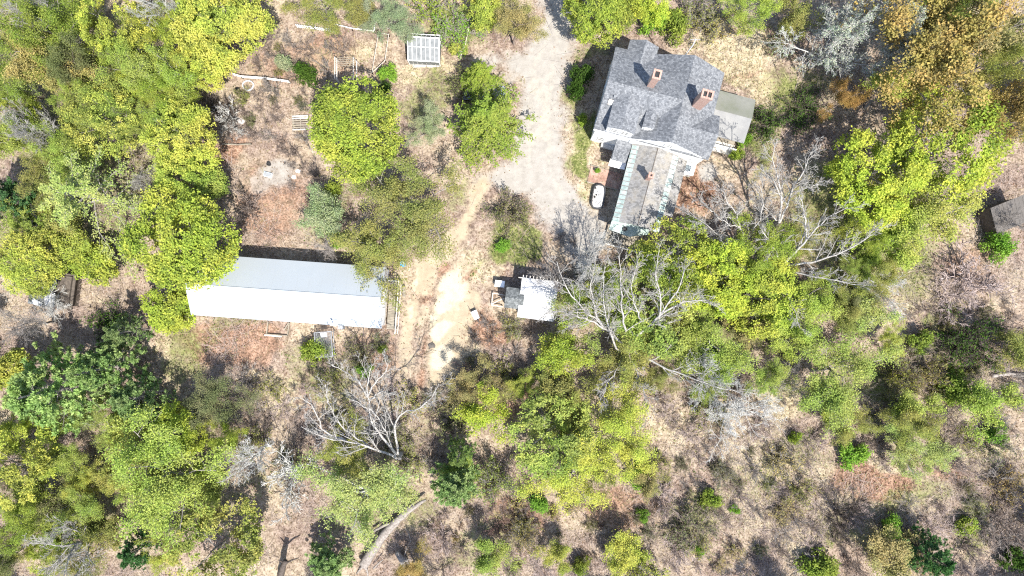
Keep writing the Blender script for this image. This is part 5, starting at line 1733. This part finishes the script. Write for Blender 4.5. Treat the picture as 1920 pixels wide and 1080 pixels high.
# ---------------------------------------------------------------- the great bare trees, limb by limb
hero_bare('largest white bare tree, its long limbs spread over the middle of the woods',
    [(1166, 640, -.3), (1170, 645, 2), (1174, 648, 4.0)],
    [(.62, [(1174, 646, 3.8), (1178, 634, 4.6), (1170, 604, 6), (1164, 565, 7.5), (1166, 520, 8.6), (1160, 480, 9.4)]),
     (.55, [(1172, 655, 3.2), (1157, 662, 4.2), (1145, 622, 5.6), (1136, 592, 7), (1128, 560, 8), (1135, 500, 9)]),
     (.62, [(1170, 645, 3.6), (1140, 618, 4.8), (1122, 603, 5.5), (1095, 580, 6.6), (1067, 552, 7.6), (1052, 524, 8.4), (1044, 490, 9)]),
     (.5, [(1140, 618, 4.8), (1120, 606, 5.6), (1092, 596, 6.6), (1047, 580, 7.6), (1012, 592, 8.3)]),
     (.5, [(1128, 606, 5.4), (1116, 592, 6.2), (1110, 560, 7.4), (1107, 530, 8.2), (1116, 480, 9.2)]),
     (.75, [(1174, 648, 3.8), (1190, 630, 4.8), (1212, 615, 5.6), (1236, 594, 6.6), (1258, 560, 7.6), (1274, 540, 8.4), (1285, 500, 9.2)]),
     (.5, [(1236, 592, 6.6), (1257, 578, 7.3), (1284, 566, 8), (1318, 560, 8.8), (1345, 575, 9.2)]),
     (.55, [(1178, 652, 3.6), (1222, 678, 4.6), (1260, 694, 5.6), (1310, 714, 6.8), (1348, 726, 7.5), (1390, 738, 8)]),
     (.42, [(1210, 614, 5.6), (1200, 596, 6.6), (1190, 576, 7.6), (1182, 540, 8.6), (1196, 490, 9.3)]),
     (.45, [(1172, 655, 3.0), (1160, 690, 4.4), (1140, 720, 5.6), (1125, 750, 6.5)]),
     (.42, [(1176, 655, 3.2), (1195, 700, 4.6), (1210, 740, 6), (1215, 780, 6.8)]),
     (.4, [(1235, 596, 6.6), (1240, 560, 7.6), (1228, 510, 8.8), (1236, 470, 9.5)])],
    'pale', .21, 501, 13, 8, 4)
hero_bare('pale bare tree with fanning limbs, right of centre below the big eastern trees',
    [(1448, 506, -.3), (1458, 505, 2.5), (1464, 501, 4.2)],
    [(.75, [(1464, 501, 4), (1497, 467, 5.6), (1522, 436, 7), (1560, 402, 8.4), (1590, 388, 9.2)]),
     (.5, [(1512, 448, 6.4), (1511, 420, 7.2), (1508, 395, 8), (1498, 365, 9)]),
     (.62, [(1464, 501, 4), (1515, 492, 5.2), (1565, 481, 6.4), (1615, 455, 7.6), (1648, 430, 8.4)]),
     (.5, [(1462, 500, 4.2), (1455, 470, 5.6), (1440, 450, 6.8), (1420, 418, 8)]),
     (.45, [(1464, 502, 3.8), (1490, 512, 5), (1530, 520, 6.2), (1580, 530, 7.2), (1625, 535, 8)]),
     (.45, [(1464, 503, 3.6), (1470, 540, 5), (1490, 580, 6.2), (1500, 615, 7)])],
    'pale', .20, 502, 13, 8, 4)
hero_bare('pale twin-stemmed bare tree rising above the green crowns east of the house',
    [(1445, 428, -.3), (1455, 424, 3), (1461, 418, 5.0)],
    [(.75, [(1461, 418, 4.8), (1467, 370, 6.6), (1458, 328, 8), (1447, 296, 9), (1452, 268, 9.6)]),
     (.7, [(1461, 418, 4.8), (1482, 366, 6.8), (1502, 326, 8.4), (1522, 288, 9.6), (1532, 268, 10)]),
     (.45, [(1467, 372, 6.5), (1450, 340, 7.8), (1425, 315, 8.8)]),
     (.4, [(1484, 362, 6.8), (1515, 352, 7.8), (1550, 340, 8.6)]),
     (.4, [(1461, 418, 4.6), (1440, 395, 6), (1415, 370, 7.2)])],
    'pale', .17, 503, 12, 8, 4)
hero_bare('slender pale bare tree beside the house ell, its limbs fanning to the upper left',
    [(1385, 470, -.3), (1393, 466, 2.5), (1398, 454, 4.0)],
    [(.8, [(1398, 454, 3.8), (1380, 402, 6), (1362, 372, 7.4), (1345, 345, 8.4)]),
     (.6, [(1398, 456, 3.6), (1375, 457, 4.8), (1345, 440, 6), (1310, 412, 7.4), (1290, 395, 8)]),
     (.6, [(1400, 452, 4), (1425, 410, 6), (1432, 370, 7.6), (1428, 335, 8.6)]),
     (.45, [(1390, 430, 4.8), (1355, 415, 6.2), (1325, 385, 7.4), (1310, 370, 8)])],
    'pale', .15, 504, 14, 8, 4)
hero_bare('twisted white bare tree south of the mobile home\'s deck',
    [(757, 843, -.3), (750, 855, 2.2), (744, 860, 4.0)],
    [(.7, [(744, 860, 3.8), (717, 847, 5), (675, 832, 6.2), (630, 825, 7.4), (597, 817, 8.2), (565, 800, 8.6)]),
     (.7, [(742, 852, 4), (714, 815, 5.4), (692, 785, 6.4), (690, 747, 7.6), (688, 714, 8.4), (697, 686, 9)]),
     (.4, [(690, 745, 7.4), (672, 712, 8), (650, 700, 8.5), (620, 682, 9)]),
     (.4, [(690, 742, 7.4), (702, 718, 8), (726, 695, 8.6), (722, 670, 9)]),
     (.4, [(691, 750, 7.2), (715, 735, 8), (742, 738, 8.5)]),
     (.65, [(746, 852, 3.8), (740, 795, 5.6), (750, 775, 6.4), (792, 764, 7.4), (815, 742, 8.2), (823, 720, 8.8)]),
     (.5, [(700, 842, 5.2), (645, 806, 6.4), (616, 762, 7.6), (610, 720, 8.6)]),
     (.5, [(650, 828, 6.6), (602, 806, 7.4), (592, 766, 8.2), (572, 747, 8.8), (552, 745, 9)]),
     (.4, [(742, 858, 4), (720, 800, 6), (700, 770, 7), (660, 750, 8)])],
    'pale', .20, 505, 11, 7, 4)

# ---------------------------------------------------------------- brush and understorey, each told apart by what it stands beside
MARKS = [('rusty dead ferns', 1640, 905), ('lone round shrub', 1332, 936), ('vivid clearing shrub', 1192, 892), ('dark southern pine', 1740, 1040),
         ('round vivid shrub', 1670, 988), ('fern-side vivid shrub', 1600, 852), ('large southeast shrub', 1795, 725), ('board shed', 1893, 402),
         ('thin fallen trunk', 1890, 703), ('ochre edge shrub', 1895, 912), ('bottom right corner', 1910, 1070), ('wide sparse tree', 1562, 705),
         ('bottom edge shrub', 1535, 1058), ('largest bare tree', 1172, 645), ('pale bare crown', 1325, 700), ('yellow bottom sapling', 1152, 1040),
         ('big fallen trunk', 735, 1000), ('root plate', 762, 1058), ('soft young pine', 858, 905), ('yellow-flecked tree', 1080, 885), ('bright bottom shrub', 1012, 945),
         ('white shed', 1010, 560), ('hand cart', 892, 591), ('sandy pad', 842, 590), ('half-buried stone', 809, 648), ('deck', 732, 575), ('wire pen', 614, 644),
         ('twisted bare tree', 700, 760), ('plank bed frame', 521, 615), ('big twiggy shrub', 540, 905), ('dead dark trunk', 532, 1060), ('pale see-through tree', 690, 925),
         ('trellis', 655, 136), ('pallets', 565, 231), ('hose ring', 466, 161), ('picket fence', 593, 56), ('low rail fence', 680, 60), ('blue-grey box', 503, 328),
         ('cream stone', 451, 227), ('grey plank edging', 446, 272), ('white rocks', 555, 326), ('larch', 178, 372), ('largest pine', 110, 728), ('ruined shed', 92, 542),
         ('white corner tree', 42, 12), ('lemon-green tree', 215, 45), ('overhanging tree', 345, 447), ('wide fresh-green tree', 310, 893), ('bottom left corner', 10, 1070),
         ('gravel end shrub', 956, 397), ('farmhouse ell', 1215, 345), ('twin bare tree', 1465, 370), ('fanning bare tree', 1465, 500), ('left big eastern tree', 1640, 322),
         ('tucked bright tree', 1678, 398), ('purplish thicket', 1835, 525), ('olive-yellow bottom tree', 405, 1030), ('small southern pine', 262, 1030), ('pale bottom bare tree', 125, 1025)]
SEEN = set()
BARKW = dict(brown='brown', pink='pinkish', grey='grey', dark='dark', red='reddish', pale='pale', silver='silvery')
COLW = dict(DUL='dull green', TAN='straw-green', OLV='olive', MID='mid-green', YEL='yellow-green', LIME='lime-green', GRN='deep green')


def side(dx, dy):
    if abs(dx) > 2.2 * abs(dy):
        return 'right of' if dx > 0 else 'left of'
    if abs(dy) > 2.2 * abs(dx):
        return 'below' if dy > 0 else 'above'
    return ('below' if dy > 0 else 'above') + ('-right of' if dx > 0 else '-left of')


def beside(kind, x, y, r, bark, col):
    ms = sorted(MARKS, key=lambda m: math.hypot(x - m[1], y - m[2]))[:7]
    if kind == 'T':
        what = BARKW[bark] + ' leafless bush'
    elif kind == 'U':
        what = COLW[col] + ' twiggy bush'
    else:
        what = COLW[col] + (' tree' if kind in 'SD' else ' sapling')
    big = 34 if kind in 'TUG' else 50
    size = 'small' if r < big * .7 else 'middling' if r < big else 'large'
    m = ms[0]
    near = 'close ' if math.hypot(x - m[1], y - m[2]) < 45 else ''
    lab = None
    for a in ms[:4]:
        for b in [None] + ms:
            if b is a:
                continue
            t = f'{size} {what} {near if a is m else ""}{side(x - a[1], y - a[2])} the {a[0]}'
            if b is not None:
                t += f', {side(x - b[1], y - b[2])} the {b[0]}'
            if t not in SEEN and len(t.split()) <= 15 and (b is not None or near):
                lab = t
                break
        if lab:
            break
    lab = lab or f'{size} {what} {side(x - m[1], y - m[2])} the {m[0]}'
    SEEN.add(lab)
    return lab


def brush(n, seed, kinds, group, px, bark, rr, hh, cols=('DUL',), avoid=(), gap=0.75):
    q = random.Random(seed)
    got = []
    tries = 0
    while len(got) < n and tries < n * 40:
        tries += 1
        x0, y0, x1, y1 = px[q.randrange(len(px))]
        x, y, r = q.uniform(x0, x1), q.uniform(y0, y1), rr[0] + (rr[1] - rr[0]) * q.random() ** 1.6
        if any(a <= x <= c and b <= y <= d for a, b, c, d in avoid) or any(math.hypot(x - a, y - b) < (r + s) * gap for a, b, s in got):
            continue
        got.append((x, y, r))
        k = kinds[q.randrange(len(kinds))]
        h = hh[0] + (hh[1] - hh[0]) * min(1, max(0, (r - rr[0]) / (rr[1] - rr[0]) * .7 + q.uniform(0, .3)))
        b, c = bark[q.randrange(len(bark))], cols[q.randrange(len(cols))]
        place(k, x, y, r, h, c, beside(k, x, y, r, b, c), b, None, group)


WOOD = ('grey', 'brown', 'pale')
brush(20, 7, 'SD', 'trees of the northwest woods', [(0, 0, 400, 330), (0, 380, 130, 500)], WOOD, (42, 66), (6.5, 9), ('MID', 'YEL', 'LIME', 'MID'), [(60, 280, 300, 500), (250, 380, 480, 540)], .5)
brush(16, 8, 'SSD', 'trees of the southwest woods', [(0, 780, 440, 1080)], WOOD, (42, 66), (5.5, 8), ('MID', 'YEL', 'OLV', 'LIME'), (), .5)
brush(18, 10, 'SSD', 'trees beneath the bare limbs', [(1060, 520, 1450, 700), (1240, 460, 1560, 600), (1440, 420, 1640, 620)], WOOD, (40, 62), (4.5, 7), ('LIME', 'MID', 'MID', 'OLV'), [(900, 500, 1090, 620), (1090, 240, 1300, 480)], .5)
brush(18, 11, 'SYU', 'thin trees of the south centre', [(860, 720, 1240, 900), (1480, 620, 1760, 800), (880, 1000, 1220, 1080)], ('grey', 'brown'), (32, 56), (3.5, 6), ('YEL', 'MID', 'TAN', 'OLV'), (), .5)
brush(24, 6, 'SYS', 'understorey saplings', [(0, 60, 330, 330), (0, 780, 420, 1080), (1100, 560, 1440, 720), (1560, 400, 1700, 560)], ('grey', 'brown'), (26, 46), (4.0, 6.0), ('MID', 'OLV', 'GRN', 'DUL'), (), .4)
brush(165, 1, 'TTTU', 'brush bushes of the dry southeast', [(1230, 740, 1480, 1080), (1450, 790, 1920, 1080), (1700, 560, 1920, 800)],
      ('brown', 'pink', 'grey', 'pink'), (9, 50), (.7, 3.0), ('DUL', 'TAN', 'OLV'), [(1560, 870, 1740, 950)], .55)
brush(75, 2, 'TTTU', 'brush bushes of the south centre', [(760, 940, 1230, 1080), (860, 900, 1010, 1000), (850, 680, 960, 740)],
      ('brown', 'pink', 'red', 'pink'), (9, 38), (.8, 2.6), ('DUL', 'OLV', 'TAN'), [(640, 930, 800, 1080)], .6)
brush(60, 3, 'TTTU', 'brush bushes south of the mobile home', [(570, 640, 740, 860), (740, 720, 850, 880), (440, 690, 620, 900)],
      ('brown', 'grey', 'pink'), (9, 38), (.8, 2.4), ('DUL', 'OLV'), (), .6)
brush(40, 4, 'TTTTU', 'brush bushes of the western garden', [(470, 60, 640, 140), (470, 160, 580, 290), (420, 170, 520, 260), (540, 300, 600, 350)],
      ('brown', 'grey', 'brown'), (9, 30), (.8, 2.4), ('DUL', 'OLV'), [(540, 205, 600, 255)], .6)
brush(20, 5, 'TTU', 'brush bushes by the sheds', [(990, 440, 1080, 520), (880, 600, 1000, 700), (930, 690, 1010, 760)], ('brown', 'grey'), (10, 28), (.9, 2.4), ('DUL', 'OLV'), [(930, 515, 1050, 605)], .6)
# woods beyond the frame, whose shade and crowns reach in
q = random.Random(9)
for k in range(44):
    side = q.randrange(4)
    d = q.uniform(55, 190)
    x, y = ((q.uniform(-150, 2070), 1080 + d), (-d, q.uniform(-100, 1150)), (1920 + d, q.uniform(-100, 1150)), (q.uniform(-150, 960), -d))[side]
    place('SDOYS'[q.randrange(5)], x, y, q.uniform(50, 85), q.uniform(6, 9), ('MID', 'YEL', 'OLV', 'OCH')[q.randrange(4)],
          'leafy tree of the surrounding woods, standing past the edge of the clearing', 'grey', None, 'surrounding woods')
